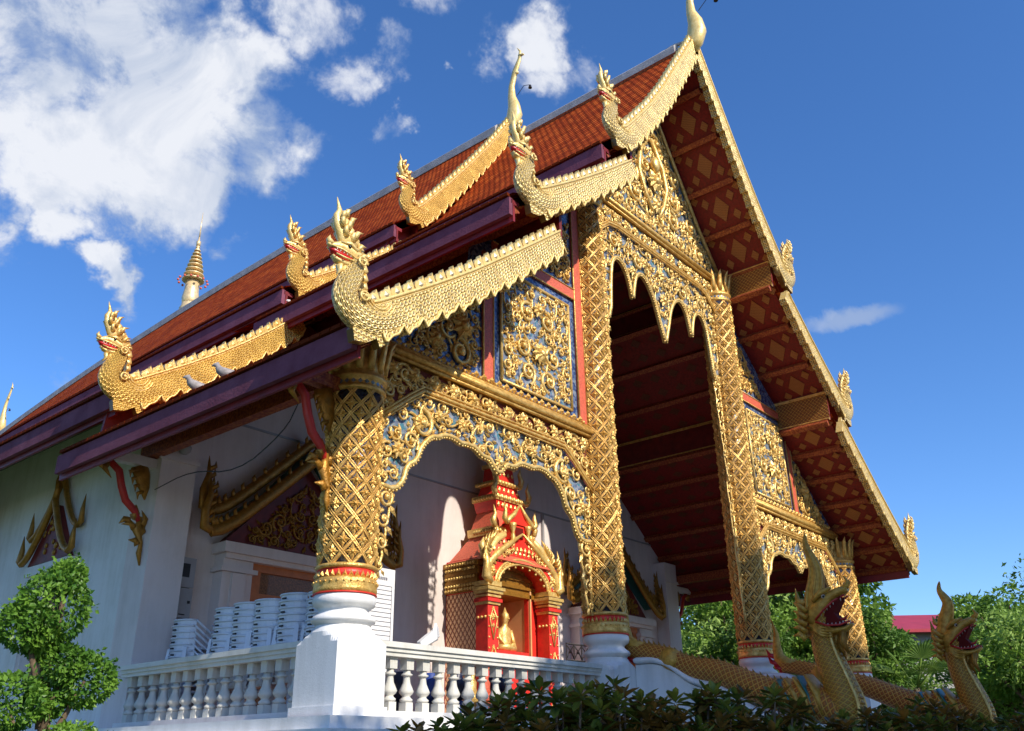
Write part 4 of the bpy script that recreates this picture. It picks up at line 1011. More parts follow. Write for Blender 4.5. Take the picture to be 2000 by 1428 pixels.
# windows in the side wall
def window(y):
    mb = MB(); mb.box(.16, .2, y-.52, y+.52, -.6, 1.15, 1)
    mb.box(-.10, 0, y-.78, y+.78, 1.20, 1.36, 0); mb.box(-.06, 0, y-.70, y-.54, -.7, 1.20, 0); mb.box(-.06, 0, y+.54, y+.70, -.7, 1.20, 0); mb.box(-.14, 0, y-.8, y+.8, -.82, -.70, 0)
    root = part('window', mb, ['white_wall', 'door_lacquer'])
    g = MB(); mp = lambda a, b, c: (c, a, b)
    g.prism([(y-.72,1.37), (y+.72,1.37), (y,2.32)], -.10, -.005, 0, mp)
    for dz, xx, w_ in ((0, -.16, .055), (.42, -.08, .05)):
        for s in (-1, 1):
            if dz and s > 0 and False: pass
            P = smoothp([(xx, y+s*.84, 1.42+dz), (xx, y+s*.62, 1.52+dz), (xx, y+s*.3, 1.9+dz), (xx, y, 2.40+dz)], 2)
            if dz: P = P[:]
            g.sweep(P, w_, 8, 1)
            e = P[0]
            g.sweep([e, (xx, e[1]+s*.09, e[2]+.05), (xx, e[1]+s*.07, e[2]+.25), (xx, e[1]+s*.10, e[2]+.5)], [w_, w_*1.1, w_*.8, .004], 6, 1)
        t = (xx, y, 2.40+dz); g.sweep([t, (xx, y-.02, t[2]+.18), (xx, y+.05, t[2]+.34), (xx, y+.02, t[2]+.5)], [.06, .05, .03, .004], 6, 1)
    rnd = random.Random(3)
    for k in range(26):
        a, b = rnd.uniform(-.5, .5), rnd.uniform(1.45, 2.1)
        if abs(a) < .62*(2.25-b)/.88: g.ball((-.11, y+a, b), rnd.uniform(.03, .06), 1, 6, (.5, 1, 1))
    finish('window_gable', g, ['red_dark', 'gold_dark'], root)
    return root
for y in (7.48, 12.52, 17.52, 22.52): window(y)
# ---------------------------------------------------------------- balustrades
def baluster_mb():
    mb = MB(); mb.box(-.055, .055, -.055, .055, -.13, 0); mb.box(-.055, .055, -.055, .055, -.60, -.475)
    mb.lathe([(.05,-.476), (.07,-.465), (.075,-.445), (.05,-.425), (.045,-.41), (.075,-.385), (.085,-.36), (.07,-.325), (.045,-.27), (.038,-.215), (.04,-.20), (.065,-.19), (.065,-.175), (.042,-.165), (.042,-.131)], (0, 0, 0), 10, 0)
    return mb
BAL = None
def balustrade(name, label, a, b, n, loc):
    global BAL
    root = thing(name, label, 'balustrade', loc, group='white balustrades of the porch')
    a, b = V(a), V(b); d = (b-a).normalized(); L_ = (b-a).length
    mb = MB()
    for hw, z0, z1 in ((.15,-.53,-.47), (.125,-.575,-.53), (.105,-.62,-.575)):
        m_ = (a+b)/2; mb.bar((a.x, a.y, (z0+z1)/2), (b.x, b.y, (z0+z1)/2), hw*2, z1-z0)
    finish('handrail', mb, 'rail_cream', root)
    mb = MB(); mb.bar((a.x, a.y, FL+.03), (b.x, b.y, FL+.03), .26, .1); finish('plinth', mb, 'white_paint', root)
    for k in range(n):
        p = a+d*(L_*(k+.5)/n)
        if BAL is None: o = finish('baluster', baluster_mb(), 'rail_cream'); BAL = o.data
        else: o = bpy.data.objects.new('baluster', BAL); COL.objects.link(o)
        o.location = (p.x, p.y, -.615); o.parent = root; o.matrix_parent_inverse = wm(root).inverted()
    return root
balustrade('balustrade', 'white balustrade running back from the corner column to the side wall, stacked chairs behind it', (0,.33,0), (0,4.42,0), 15, (0,2.4,FL))
balustrade('balustrade', 'white balustrade across the front of the porch below the red shrine', (.33,0,0), (4.67,0,0), 17, (2.5,0,FL))
balustrade('balustrade', 'white balustrade on the far right of the porch between the two farthest columns', (10.33,0,0), (14.67,0,0), 17, (12.5,0,FL))
# ---------------------------------------------------------------- stairs, parapets and naga statues
mb = MB()
for k in range(8): mb.box(5.75, 9.25, -.52-.32*(k+1), -.53 if k == 0 else -.52-.32*k-.002, GZ, FL-.178*(k+1)+.0)
tag(finish('staircase', mb, 'paving'), 'stone steps up to the porch between the two naga statues', 'steps')
def naga_statue(x, label, s, slim):
    """body lies on the stair parapet, head rears at its foot, facing -y; s mirrors it in x"""
    root = thing('naga_statue', label, 'statue', (x, -3.2, GZ), group='naga statues guarding the stairs')
    Pp = lambda y, z, dx=0: (x+s*dx, y, z)
    pts = smoothp([(-.22,-.24), (-.5,-.27), (-.85,-.38), (-1.2,-.56), (-1.6,-.62), (-2.0,-.80), (-2.4,-.97), (-2.75,-1.02), (-3.02,-1.12), (-3.3,-1.22)], 2)
    rad = [lerp(.105, .23, min(1, i/(len(pts)-1)*1.1)) for i in range(len(pts))]
    mb = MB(); mb.sweep([Pp(*p) for p in pts], rad, 16, 0, bn=(1, 0, 0), us=1.25)
    for i in range(0, len(pts)-4, 1):      # saw-tooth spine
        p = pts[i]; mb.sweep([Pp(p[0], p[1]+rad[i]*.95), Pp(p[0]+.02, p[1]+rad[i]+.055)], [(.03,.015), .003], 5, 1)
    finish('body', mb, ['naga_scales', 'gold_dark'], root)
    # tail flame
    mb = MB()
    mb.sweep([Pp(-.45,-.25), Pp(-.28,-.2), Pp(-.16,-.08), Pp(-.14,.1), Pp(-.16,.34), Pp(-.1,.6)], [(.11,.11), (.12,.1), (.11,.08), (.085,.05), (.05,.03), .004], 10, 0, bn=(1, 0, 0))
    for dz, dy in ((-.3,-.1), (-.2,-.02), (-.1,.06), (0.02,.08)): mb.sweep([Pp(-.22+dy,-.1+dz), Pp(-.06+dy,-.04+dz), Pp(.0+dy,.08+dz)], [.05, .04, .003], 6, 1, bn=(1, 0, 0))
    finish('tail', mb, ['naga_yellow', 'mouth_red'], root)
    # gold band near the tail
    mb = MB(); mb.sweep([Pp(-.80,-.36), Pp(-.9,-.42), Pp(-1.04,-.50)], [(.145,.15), (.165,.17), (.15,.15)], 16, 0, bn=(1, 0, 0)); mb.sweep([Pp(-.78,-.42,-.1), Pp(-.76,-.54,-.16), Pp(-.8,-.62,-.17)], [.06, .05, .01], 8, 0)
    finish('tail_band', mb, ['naga_yellow'], root)
    # chest wing plates
    mb = MB(); side = -1
    for k, (m_, y0) in enumerate(((0,-2.55), (1,-2.62), (0,-2.72), (0,-2.84), (1,-2.90), (0,-3.0))):
        q_ = .075 if m_ == 0 else .03; mb.sweep([Pp(y0+.10,-.80+.01*k), Pp(y0-.04,-1.0), Pp(y0-.10,-1.24)], [(.02,.17 if m_ == 0 else .165), (q_,.235 if m_ == 0 else .228), (q_*.6,.235 if m_ == 0 else .22)], 14, m_, bn=(1, 0, 0))
    finish('chest_collar', mb, ['naga_yellow', 'teal'], root)
    # neck
    nk = smoothp([(-3.30,-1.32), (-3.34,-1.10), (-3.27,-.82), (-3.20,-.58), (-3.16,-.38), (-3.17,-.18), (-3.20,-.05)], 2)
    rr = [lerp(.25, .135, min(1, i/(len(nk)-1)*1.25)) for i in range(len(nk))]
    mb = MB(); mb.sweep([Pp(*p) for p in nk], rr, 16, 0, bn=(1, 0, 0), us=1.0)
    for e in (-1, 1):      # pale ridges either side of the belly
        mb.sweep([Pp(p[0]-r*.86, p[1], e*r*.55) for p, r in zip(nk, rr)][:-3], .022, 6, 1)
    for i in range(0, len(nk)-3, 1):
        p, r = nk[i], rr[i]; mb.sweep([Pp(p[0]-r*.8, p[1], -r*.5), Pp(p[0]-r*1.0, p[1]+.01, 0), Pp(p[0]-r*.8, p[1], r*.5)], .02, 5, 2)
    finish('neck', mb, ['naga_neck_scales', 'gold_bright', 'gold_dark'], root)
    # head
    mb = MB(); X = (1, 0, 0)
    mb.sweep([Pp(-3.05,-.12), Pp(-3.14,-.02), Pp(-3.25,.10), Pp(-3.38,.20), Pp(-3.50,.25), Pp(-3.58,.26)], [(.13,.13), (.165,.165), (.12,.15), (.075,.125), (.06,.10), (.03,.05)], 12, 0, bn=X)
    mb.sweep([Pp(-3.53,.27), Pp(-3.60,.35), Pp(-3.55,.43)], [.05, .035, .004], 8, 0, bn=X)
    mb.sweep([Pp(-3.06,-.16), Pp(-3.20,-.215), Pp(-3.34,-.24), Pp(-3.48,-.225), Pp(-3.58,-.17)], [(.11,.13), (.075,.125), (.05,.11), (.038,.085), (.012,.03)], 12, 0, bn=X)
    for e in (-1, 1):
        mb.sweep([Pp(-3.14,.14,e*.13), Pp(-3.26,.24,e*.135), Pp(-3.40,.29,e*.10)], [.03, .04, .015], 8, 0)
        for k in range(5):
            a = 2.4-.55*k; c = (-3.05+.015*k, .02-.085*k)
            mb.sweep([Pp(c[0], c[1], e*.13), Pp(c[0]+.09*math.cos(.5-.3*k), c[1]+.07, e*.165), Pp(c[0]+.16, c[1]+.13-.02*k, e*.15)], [(.05,.035), (.04,.03), .004], 6, 0)
        for k in range(4):
            mb.sweep([Pp(-3.12,-.12-.03*k,e*(.13+.012*k)), Pp(-3.2,-.19-.035*k,e*(.125+.01*k)), Pp(-3.33,-.23-.03*k,e*.10)], [.02, .024, .006], 6, 0)
    hd = finish('head', mb, ['naga_yellow'], root)
    mb = MB()
    UP = [(-3.15,-.10), (-3.27,.01), (-3.40,.115), (-3.54,.185)]; LO = [(-3.15,-.12), (-3.30,-.18), (-3.45,-.18), (-3.56,-.14)]; WX = (.15, .15, .12, .06)
    for e in (-1, 1):
        mb.sweep([Pp(*q, e*w_) for q, w_ in zip(UP, WX)], .014, 6, 1); mb.sweep([Pp(*q, e*w_) for q, w_ in zip(LO, WX)], .014, 6, 1)
        for k in range(8):
            t = .12+.86*k/8
            for C3, dz in ((UP, -.05), (LO, .045)):
                q = t*3; m_ = min(2, int(q)); f = q-m_; a, b = lerp(C3[m_][0], C3[m_+1][0], f), lerp(C3[m_][1], C3[m_+1][1], f); w_ = lerp(WX[m_], WX[m_+1], f)-.012
                mb.sweep([Pp(a, b, e*w_), Pp(a-.005, b+dz*(.5+.5*t), e*w_*.96)], [.011, .002], 5, 2)
    mb.prism([(-3.13,-.12), (-3.27,.03), (-3.40,.135), (-3.50,.17), (-3.38,-.02), (-3.48,-.165), (-3.32,-.19), (-3.2,-.17)], x-.105, x+.105, 0, lambda a, b, c: (c, a, b))
    mb.sweep([Pp(-3.2,-.13), Pp(-3.36,-.11), Pp(-3.48,-.10), Pp(-3.54,-.04)], [(.03,.06), (.025,.05), (.018,.035), .004], 8, 1, bn=X)
    finish('mouth', mb, ['mouth_dark', 'red_paint', 'eye_white'], hd)
    mb = MB()
    for e in (-1, 1): mb.ball(Pp(-3.29,.185,e*.125), .026, 0, 10); mb.ball(Pp(-3.30,.185,e*.142), .017, 1, 8)
    finish('eye', mb, ['eye_white', 'eye_black'], hd)
    # crest
    mb = MB()
    if slim:
        P = smoothp([(-3.08,.08), (-3.10,.26), (-3.17,.42), (-3.21,.56), (-3.15,.68), (-3.10,.78), (-3.14,.92)], 2)
        r_ = [(max(.004, .15*(1-i/(len(P)-1))**.8), max(.004, .10*(1-i/(len(P)-1))**.8)) for i in range(len(P))]
        mb.sweep([Pp(*p) for p in P], r_, 10, 0, bn=X)
        for a, b, l_ in ((-3.0,.1,.22), (-2.98,-.02,.2), (-2.98,-.14,.18), (-3.02,.22,.16)): mb.sweep([Pp(a,b), Pp(a+l_*.5,b+.05), Pp(a+l_*.6,b+l_)], [(.05,.05), (.04,.03), .003], 6, 0, bn=X)
    else:
        P = smoothp([(-3.12,.02), (-3.13,.25), (-3.18,.42), (-3.20,.58), (-3.15,.76), (-3.10,.90), (-3.12,1.06)], 2)
        r_ = [(max(.004, .145*(1-i/(len(P)-1))**.9), max(.004, .12*(1-i/(len(P)-1))**.9)) for i in range(len(P))]
        mb.sweep([Pp(*p) for p in P], r_, 14, 0, bn=X)
        for k in range(7):
            th = math.pi*2*k/7
            Q = [Pp(p[0]+r[0]*math.cos(th), p[1], r[1]*math.sin(th)) for p, r in zip(P, r_)][:-2]
            mb.sweep(Q, [lerp(.026, .006, i/len(Q)) for i in range(len(Q))], 5, 0)
        for a, b, l_ in ((-3.0,.0,.2), (-2.98,-.12,.2), (-2.99,-.24,.18), (-3.0,.14,.22)): mb.sweep([Pp(a,b), Pp(a+l_*.5,b+.05), Pp(a+l_*.55,b+l_)], [(.06,.06), (.045,.03), .003], 6, 0, bn=X)
    finish('crest', mb, ['naga_yellow'], root)
    # beard
    mb = MB()
    for dy, l_, dx in ((0,.36,0), (-.05,.3,.05), (-.05,.3,-.05), (.05,.26,.0)):
        mb.sweep([Pp(-3.40+dy,-.24,dx), Pp(-3.36+dy,-.24-l_*.5,dx), Pp(-3.42+dy,-.24-l_,dx*.5)], [(.05,.035), (.035,.028), .004], 6, 0, bn=X)
    finish('beard', mb, ['gold_dark'], root)
    return root
naga_statue(5.32, 'scaled gold naga statue nearer the camera, open jaws and tall ribbed crest above the hedge', -1, False)
far_naga = naga_statue(9.68, 'scaled gold naga statue farther right with a slender curved crest, rising before green trees', 1, True)
far_naga.location.y -= .42
def parapet(x, label):
    top = smoothp([(-.34,-.40), (-.70,-.40), (-.95,-.52), (-1.25,-.74), (-1.55,-.80), (-1.85,-.95), (-2.15,-1.18), (-2.4,-1.27), (-2.7,-1.30), (-3.7,-1.48)], 2)
    root = thing('stair_parapet', label, 'wall', (x, -2, GZ), group='stair parapets')
    mb = MB(); mb.prism([(p[0], p[1]-.06) for p in top]+[(-3.7,GZ), (-.345,GZ)], x-.13, x+.13, 0, lambda a, b, c: (c, a, b)); finish('wall', mb, 'white_paint', root)
    mb = MB(); mb.sweep([(x, *p) for p in top], [(.06,.20)]*len(top), 10, 0, bn=(1, 0, 0)); finish('coping', mb, 'white_paint', root)
parapet(5.36, 'white curving stair wall under the nearer naga body'); parapet(9.64, 'white curving stair wall under the farther naga body')
# ---------------------------------------------------------------- shrine on the porch
SH = thing('red_shrine', 'red and gold prasat shrine with arched niche and tiered spire against the porch wall', 'shrine', (7.5, 4.2, FL))
mb = MB(); mb.box(6.50, 8.50, 3.95, 4.05, 1.30, 1.92, 0); mb.box(6.50, 6.56, 4.05, 4.77, FL, 1.92, 0); mb.box(8.44, 8.5, 4.05, 4.77, FL, 1.92, 0); mb.box(6.56, 8.44, 4.70, 4.77, FL, 1.92, 0)
mb.box(6.56, 6.95, 3.95, 4.05, FL, 1.30, 0); mb.box(8.05, 8.44, 3.95, 4.05, FL, 1.30, 0)
mb.add([(6.494,3.97,-1.1), (6.494,4.75,-1.1), (6.494,4.75,1.26), (6.494,3.97,1.26)], [(1,0,3,2)], 1, [[(.78,0), (0,0), (0,2.36), (.78,2.36)]])
finish('shrine_body', mb, ['red_bright', 'shrine_lattice'], SH)
mb = MB()
for z0, z1, o in ((1.28,1.36,.05), (1.36,1.44,.02), (1.44,1.5,.06), (1.5,1.6,.03), (1.6,1.66,.07), (1.66,1.76,.04), (1.76,1.86,.1)):
    mb.box(6.5-o, 8.5+o, 3.95-o, 4.765, z0, z1, 0)
rnd = random.Random(8)
for r, z in enumerate((1.32, 1.40, 1.55, 1.71, 1.81)):
    for k in range(11): mb.ball((6.40+.0, 3.95+k*.074, z), .032, 1, 6, (.6, 1, 1))
finish('cornice', mb, ['gold_dark', 'gold_bright'], SH)
for sx in (-1, 1):
    cx = 7.5+sx*.93; mb = MB()
    mb.box(cx-.15, cx+.15, 3.60, 3.90, FL, 1.30, 0)
    for z0, z1, o in ((.98,1.03,.03), (1.03,1.09,.06), (1.12,1.16,.04), (1.18,1.24,.07), (1.24,1.30,.10), (1.33,1.42,.05)): mb.box(cx-.15-o, cx+.15+o, 3.60-o, 3.9, z0, z1, 1 if o != .06 else 0)
    for k in range(10):
        z = -.95+k*.19
        for e in (-.12, .12): mb.ball((cx+e, 3.597, z), .022, 1, 6)
    for z, h in ((.55,.5), (-.15,.5), (-.8,.4)):
        for q in (-1, 1): mb.sweep([(cx, 3.59, z+h*.75), (cx+q*.10, 3.585, z+h*.35), (cx+q*.09, 3.585, z+.1), (cx, 3.59, z-.2)], .014, 5, 1)
        rosette(mb, cx, z+.2, .075, 3.59, 8, 1); rosette(mb, cx, z+.36, .05, 3.59, 6, 1); rosette(mb, cx, z+.05, .05, 3.59, 6, 1)
        for k in range(3): mb.ball((cx-.155, 3.66+.09*k, z+.2), .03, 1, 6)
    finish('pillar', mb, ['red_bright', 'gold_bright'], SH)
# arch and its layered gable
mb = MB(); arc = [(7.5+.74*math.cos(a), 1.40+.42*math.sin(a)) for a in [math.pi*(1-k/16) for k in range(17)]]
outer = [(8.5,1.40), (8.42,1.72), (8.0,2.05), (7.75,2.22), (7.5,2.36), (7.25,2.22), (7.0,2.05), (6.58,1.72), (6.5,1.40)]
mb.prism(arc+outer, 3.62, 3.94, 0)
for r_, y in ((0.03, 3.60), (.12, 3.60)):
    mb.sweep([(7.5+(.74+r_)*math.cos(a), y, 1.40+(.42+r_)*math.sin(a)) for a in [math.pi*(1-k/20) for k in range(21)]], .028, 6, 1, bn=(0, 1, 0))
for k in range(26):
    a = math.pi*(1-(k+.5)/26); x, z = 7.5+.81*math.cos(a), 1.40+.49*math.sin(a); rosette(mb, x, z, .055, 3.60, 6, 1)
    x, z = 7.5+.95*math.cos(a), 1.42+.66*math.sin(a); leaf(mb, x, z, a, .13, .07, 3.6, 1)
for k in range(9):
    a = math.pi*(1-(k+1)/10); mb.ball((7.5+.72*math.cos(a), 3.63, 1.40+.40*math.sin(a)), .03, 1, 6)
for s in (-1, 1):
    mb.sweep([(7.5+s*a, 3.60, z) for a, z in ((1.02,1.42), (1.1,1.62), (1.0,1.8), (.75,2.0), (.45,2.2), (0,2.48))], [(.05,.04), (.10,.06), (.08,.06), (.07,.05), (.06,.05), .02], 8, 1, bn=(0, 1, 0))
    mb.sweep([(7.5+s*1.02,3.58,1.40), (7.5+s*1.16,3.56,1.50), (7.5+s*1.14,3.56,1.75), (7.5+s*1.20,3.56,2.12)], [(.08,.07), (.11,.08), (.07,.06), .005], 8, 1, bn=(0, 1, 0))
    for k in range(5): mb.sweep([(7.5+s*(1.15-.03*k),3.56,1.72+.08*k), (7.5+s*(1.24-.03*k),3.56,1.82+.08*k), (7.5+s*(1.20-.03*k),3.56,1.98+.08*k)], [.04, .03, .003], 5, 1)
    rosette(mb, 7.5+s*.95, 1.62, .13, 3.59, 8, 1)
    fill(mb, [(7.5+s*.35,2.0), (7.5+s*.9,1.75), (7.5+s*.3,2.25)], 3.61, .03, .09, 61, 200, None, 1, 200, .08)
finish('arch_gable', mb, ['red_bright', 'gold_bright'], SH)
# niche lining
mb = MB(); mb.box(6.90, 6.94, 3.95, 4.66, FL, 1.5, 0); mb.box(8.06, 8.10, 3.9, 4.66, FL, 1.5, 0); mb.box(6.94, 8.06, 4.62, 4.66, FL, 1.5, 0)
AR = [(7.5-.60*math.cos(math.pi*k/16), 1.40+.42*math.sin(math.pi*k/16)) for k in range(17)]
for p, q in zip(AR, AR[1:]): mb.add([(p[0],3.9,p[1]), (q[0],3.9,q[1]), (q[0],4.66,q[1]), (p[0],4.66,p[1])], [(0,1,2,3)], 0, None, True)
mb.prism([(6.9,1.45)]+AR+[(8.1,1.45)], 4.64, 4.68, 0); finish('niche', mb, ['niche_cream'], SH)
mb = MB(); mb.box(7.0, 8.0, 3.9, 4.6, FL, .22, 0); finish('niche_pedestal', mb, ['red_bright'], SH)
# tiers of the spire
mb = MB()
def tier(z0, z1, h0, h1, yb, mi=0):
    for (za, ha), (zb, hb) in (((z0, h0), (z1, h1)),):
        vs = [(7.5-ha, 4.2-ha*.62, za), (7.5+ha, 4.2-ha*.62, za), (7.5+ha, 4.35+ha*.36, za), (7.5-ha, 4.35+ha*.36, za), (7.5-hb, 4.2-hb*.62, zb), (7.5+hb, 4.2-hb*.62, zb), (7.5+hb, 4.35+hb*.36, zb), (7.5-hb, 4.35+hb*.36, zb)]
        mb.add(vs, [(3,2,1,0), (4,5,6,7), (0,1,5,4), (1,2,6,5), (2,3,7,6), (3,0,4,7)], mi)
tier(1.86, 2.44, 1.04, .56, 0, 2); tier(2.44, 2.60, .60, .62, 0, 1); tier(2.60, 2.98, .54, .40, 0, 2); tier(2.98, 3.18, .42, .48, 0, 0); tier(3.18, 3.30, .52, .52, 0, 1); tier(3.30, 3.54, .40, .32, 0, 0); tier(3.54, 3.64, .38, .38, 0, 1); tier(3.64, 3.95, .28, .24, 0, 0); tier(3.95, 4.04, .30, .30, 0, 1); tier(4.04, 4.5, .20, .12, 0, 0)
mb.lathe([(.18,4.5), (.2,4.56), (.12,4.62), (.14,4.72), (.08,4.8), (.09,4.9), (.03,5.05), (.005,5.4)], (7.5, 4.4, 0), 14, 1)
for z, h in ((2.52,.61), (3.24,.52), (3.59,.38)):
    for k in range(9): mb.ball((7.5-h+2*h*k/8, 4.2-h*.62, z), .05, 1, 6); mb.ball((7.5-h, 4.2-h*.62+.07*k, z), .05, 1, 6)
for z, h in ((2.60,.62), (3.30,.52), (3.64,.38), (4.04,.30)):
    for s in (-1, 1): mb.sweep([(7.5+s*h,4.2-h*.62,z-.03), (7.5+s*(h+.05),4.2-h*.62,z+.1), (7.5+s*(h-.02),4.2-h*.62,z+.24), (7.5+s*(h+.03),4.2-h*.62,z+.42)], [.06, .065, .04, .004], 6, 1)
for z, h in ((2.50,.60), (3.08,.46), (3.24,.52), (3.42,.36), (3.80,.26), (2.05,.92), (2.25,.76)):
    n = int(h*16)
    for k in range(n): leaf(mb, 7.5-h+2*h*(k+.5)/n, z-.04, math.pi/2, .11, .08, 4.2-h*.62-.012, 1, .02)
# small aedicule at the front
mb.box(7.22, 7.78, 3.70, 4.0, 2.36, 2.66, 0); mb.box(7.38, 7.62, 3.685, 3.7, 2.4, 2.62, 3)
for s in (-1, 1):
    mb.lathe([(.06,2.1), (.04,2.2), (.05,2.4), (.035,2.5), (.07,2.62), (.08,2.68)], (7.5+s*.24, 3.66, 0), 8, 1)
    mb.sweep([(7.5+s*.42,3.66,2.66), (7.5+s*.36,3.66,2.74), (7.5+s*.2,3.66,2.86), (7.5,3.66,3.10)], [(.05,.05), (.06,.05), (.05,.05), .02], 6, 1, bn=(0, 1, 0))
    mb.sweep([(7.5+s*.40,3.66,2.66), (7.5+s*.50,3.66,2.74), (7.5+s*.46,3.66,2.9), (7.5+s*.5,3.66,3.08)], [.05, .06, .04, .004], 6, 1)
    # white naga arms on the flank roof
    mb.sweep([(7.5+s*.45,3.72,2.42), (7.5+s*.7,3.72,2.28), (7.5+s*.92,3.72,2.02), (7.5+s*1.06,3.70,1.92), (7.5+s*1.14,3.70,2.1), (7.5+s*1.08,3.70,2.26)], [.07, .08, .085, .09, .07, .01], 8, 3+0 if False else 4, bn=(0, 1, 0))
    for k in range(4): mb.sweep([(7.5+s*(1.0-.04*k),3.68,2.05+.06*k), (7.5+s*(1.08-.1*k),3.66,2.2+.06*k), (7.5+s*(1.0-.1*k),3.68,2.34+.05*k)], [.04, .03, .003], 5, 1)
mb.prism([(7.18,2.68), (7.82,2.68), (7.5,3.04)], 3.68, 3.9, 0)
finish('tiered_spire', mb, ['red_bright', 'gold_bright', 'red_coral', 'mouth_dark', 'gold_pale'], SH)
# Buddha image
mb = MB(); bx, by, bz = 7.5, 4.08, .22
mb.sweep([(bx-.26,by,bz+.06), (bx-.12,by-.08,bz+.08), (bx+.12,by-.08,bz+.08), (bx+.26,by,bz+.06)], [.06, .085, .085, .06], 8, 0)
mb.sweep([(bx,by+.02,bz+.04), (bx,by+.03,bz+.16), (bx,by+.03,bz+.32), (bx,by+.03,bz+.44), (bx,by+.03,bz+.5), (bx,by+.02,bz+.56), (bx,by+.01,bz+.64), (bx,by+.02,bz+.72), (bx,by+.02,bz+.77), (bx,by+.02,bz+.86)],
         [(.17,.13), (.13,.10), (.16,.10), (.15,.09), (.06,.055), (.055,.055), (.085,.085), (.075,.08), (.04,.04), .006], 14, 0, bn=(0, 1, 0))
for s in (-1, 1): mb.sweep([(bx+s*.15,by+.02,bz+.42), (bx+s*.21,by,bz+.26), (bx+s*.16,by-.08,bz+.14), (bx+s*.02,by-.12,bz+.13)], [.05, .042, .036, .03], 8, 0)
mb.ball((bx, by-.08, bz+.63), .016, 0, 6)
tag(finish('buddha_statue', mb, 'gold_bright', loc=(bx, by, bz)), 'small seated gold Buddha image inside the niche of the red shrine', 'statue')
# ---------------------------------------------------------------- things on the porch
CH = None
def chair_proto():
    root = thing('plastic_chair', 'x', 'chair', (0, 0, 0), 0, 'stacked white plastic chairs')
    mb = MB(); n = 9                                        # curved back, at local -y, open to +y
    P = []
    for i in range(n):
        a = math.pi*(1.08+.84*i/(n-1)); P.append((.235*math.cos(a), .19+.22*math.sin(a)-.2))
    for z0, z1, sh in ((.44,.62,0), (.62,.80,.02)):
        for (a, b) in zip(P, P[1:]):
            for dy in (0,):
                mb.add([(a[0],a[1]-sh*.5,z0), (b[0],b[1]-sh*.5,z0), (b[0],b[1]-sh-.01,z1), (a[0],a[1]-sh-.01,z1)], [(0,1,2,3)], 0, None, True)
    mb.sweep([(p[0], p[1]-.035, .80) for p in P], .014, 6, 0); mb.sweep([(P[0][0],P[0][1]-.03,.8), (.0+P[0][0],.12,.66), (P[0][0],.2,.62)], .016, 6, 0); mb.sweep([(P[-1][0],P[-1][1]-.03,.8), (P[-1][0],.12,.66), (P[-1][0],.2,.62)], .016, 6, 0)
    m_ = n//2; mb.box(-.032, .032, P[m_][1]-.050, P[m_][1]-.03, .738, .757, 1)
    local('backrest', mb, ['plastic_white', 'slot_dark'], root)
    mb = MB(); mb.box(-.21, .21, -.2, .22, .42, .445); mb.box(-.22, .22, .2, .23, .40, .445); local('seat', mb, 'plastic_white', root)
    for sx in (-1, 1):
        for y in (-.2, .2):
            mb = MB(); mb.bar((sx*.2, y, .43), (sx*.235, y*1.15, 0), .05, .035); local('leg', mb, 'plastic_white', root)
    return root
chp = chair_proto(); first = True
ORD = ['topmost', 'second', 'third', 'fourth', 'fifth', 'sixth', 'seventh', 'eighth', 'ninth', 'tenth']
stacks = [(.62,4.02,.14,-math.pi/2,'leftmost stack, beside the metal boxes'), (.98,3.62,.08,math.pi*.95,'stack seen side-on as ribbed arcs'), (.62,3.00,.19,-math.pi/2,'stack right of the side-on one'),
          (.62,2.56,.21,-math.pi/2,'middle tall stack below the door panels'), (.62,2.10,.20,-math.pi/2,'tall stack just right of the middle one'), (.60,1.56,.21,-math.pi/2,'tallest stack, beside the corner column'), (.66,1.08,.19,-math.pi/2,'stack half hidden by the corner column')]
for x, y, ztop, rz, nm in stacks:
    for k in range(9):
        o = chp if first else copy_tree(chp); first = False
        o.location = (x+random.uniform(-.01,.01), y+random.uniform(-.008,.008), ztop-.80-k*.082); o.rotation_euler = (0, 0, rz+random.uniform(-.03,.03))
        o['label'] = 'white plastic chair, %s of the %s' % (ORD[k], nm)
mb = MB(); mb.box(.28, 1.3, .62, 4.3, FL, FL+.06); tag(finish('chair_pallet', mb, 'timber_red'), 'low dark boarding under the stacked white chairs behind the left balustrade', 'pallet')
for z0, z1, lab, win in ((.72,1.14,'upper grey meter box with a dark window on the porch corner wall', True), (.28,.69,'lower plain grey metal box under the meter box on the corner wall', False)):
    root = thing('meter_box' if win else 'switch_box', lab, 'box', (.71,4.72,z0))
    mb = MB(); mb.box(.54, .88, 4.62, 4.775, z0, z1); mb.box(.53, .89, 4.60, 4.62, z0-.01, z1+.01); finish('case', mb, 'box_grey', root)
    mb = MB()
    if win: mb.box(.64, .80, 4.595, 4.60, z0+.14, z1-.08)
    else: mb.box(.82, .86, 4.59, 4.60, z0+.2, z0+.24); mb.box(.7, .8, 4.594, 4.60, z0+.03, z0+.045)
    finish('window_pane' if win else 'latch', mb, 'slot_dark', root)
mb = MB(); mb.sweep([(.61+.10*math.cos(a), 4.70, 1.5+.11*math.sin(a)) for a in [2*math.pi*k/18 for k in range(17)]], .012, 6, 0); mb.box(.50, .56, 4.70, 4.78, 1.46, 1.54)
tag(finish('wall_bracket_ring', mb, 'dark_iron'), 'thin dark ring fixed to the wall above the meter box', 'ring')
mb = MB(); mb.lathe([(.05,2.62), (.09,2.66), (.10,2.72), (.08,2.76), (.1,2.8), (.06,2.86), (.03,2.95)], (.30, 4.34, 0), 12, 0); mb.bar((.30,4.34,2.9), (.30,4.42,2.95), .04, .04)
tag(finish('wall_lamp', mb, 'box_grey'), 'small grey lamp under the eave on the corner pillar', 'lamp')
mb = MB(); mb.sweep(smoothp([(-.80,.05,2.0), (-.76,.3,1.75), (-.55,1.5,1.55), (-.3,3,1.95), (-.05,4.4,2.0)], 2), .008, 5, 0)
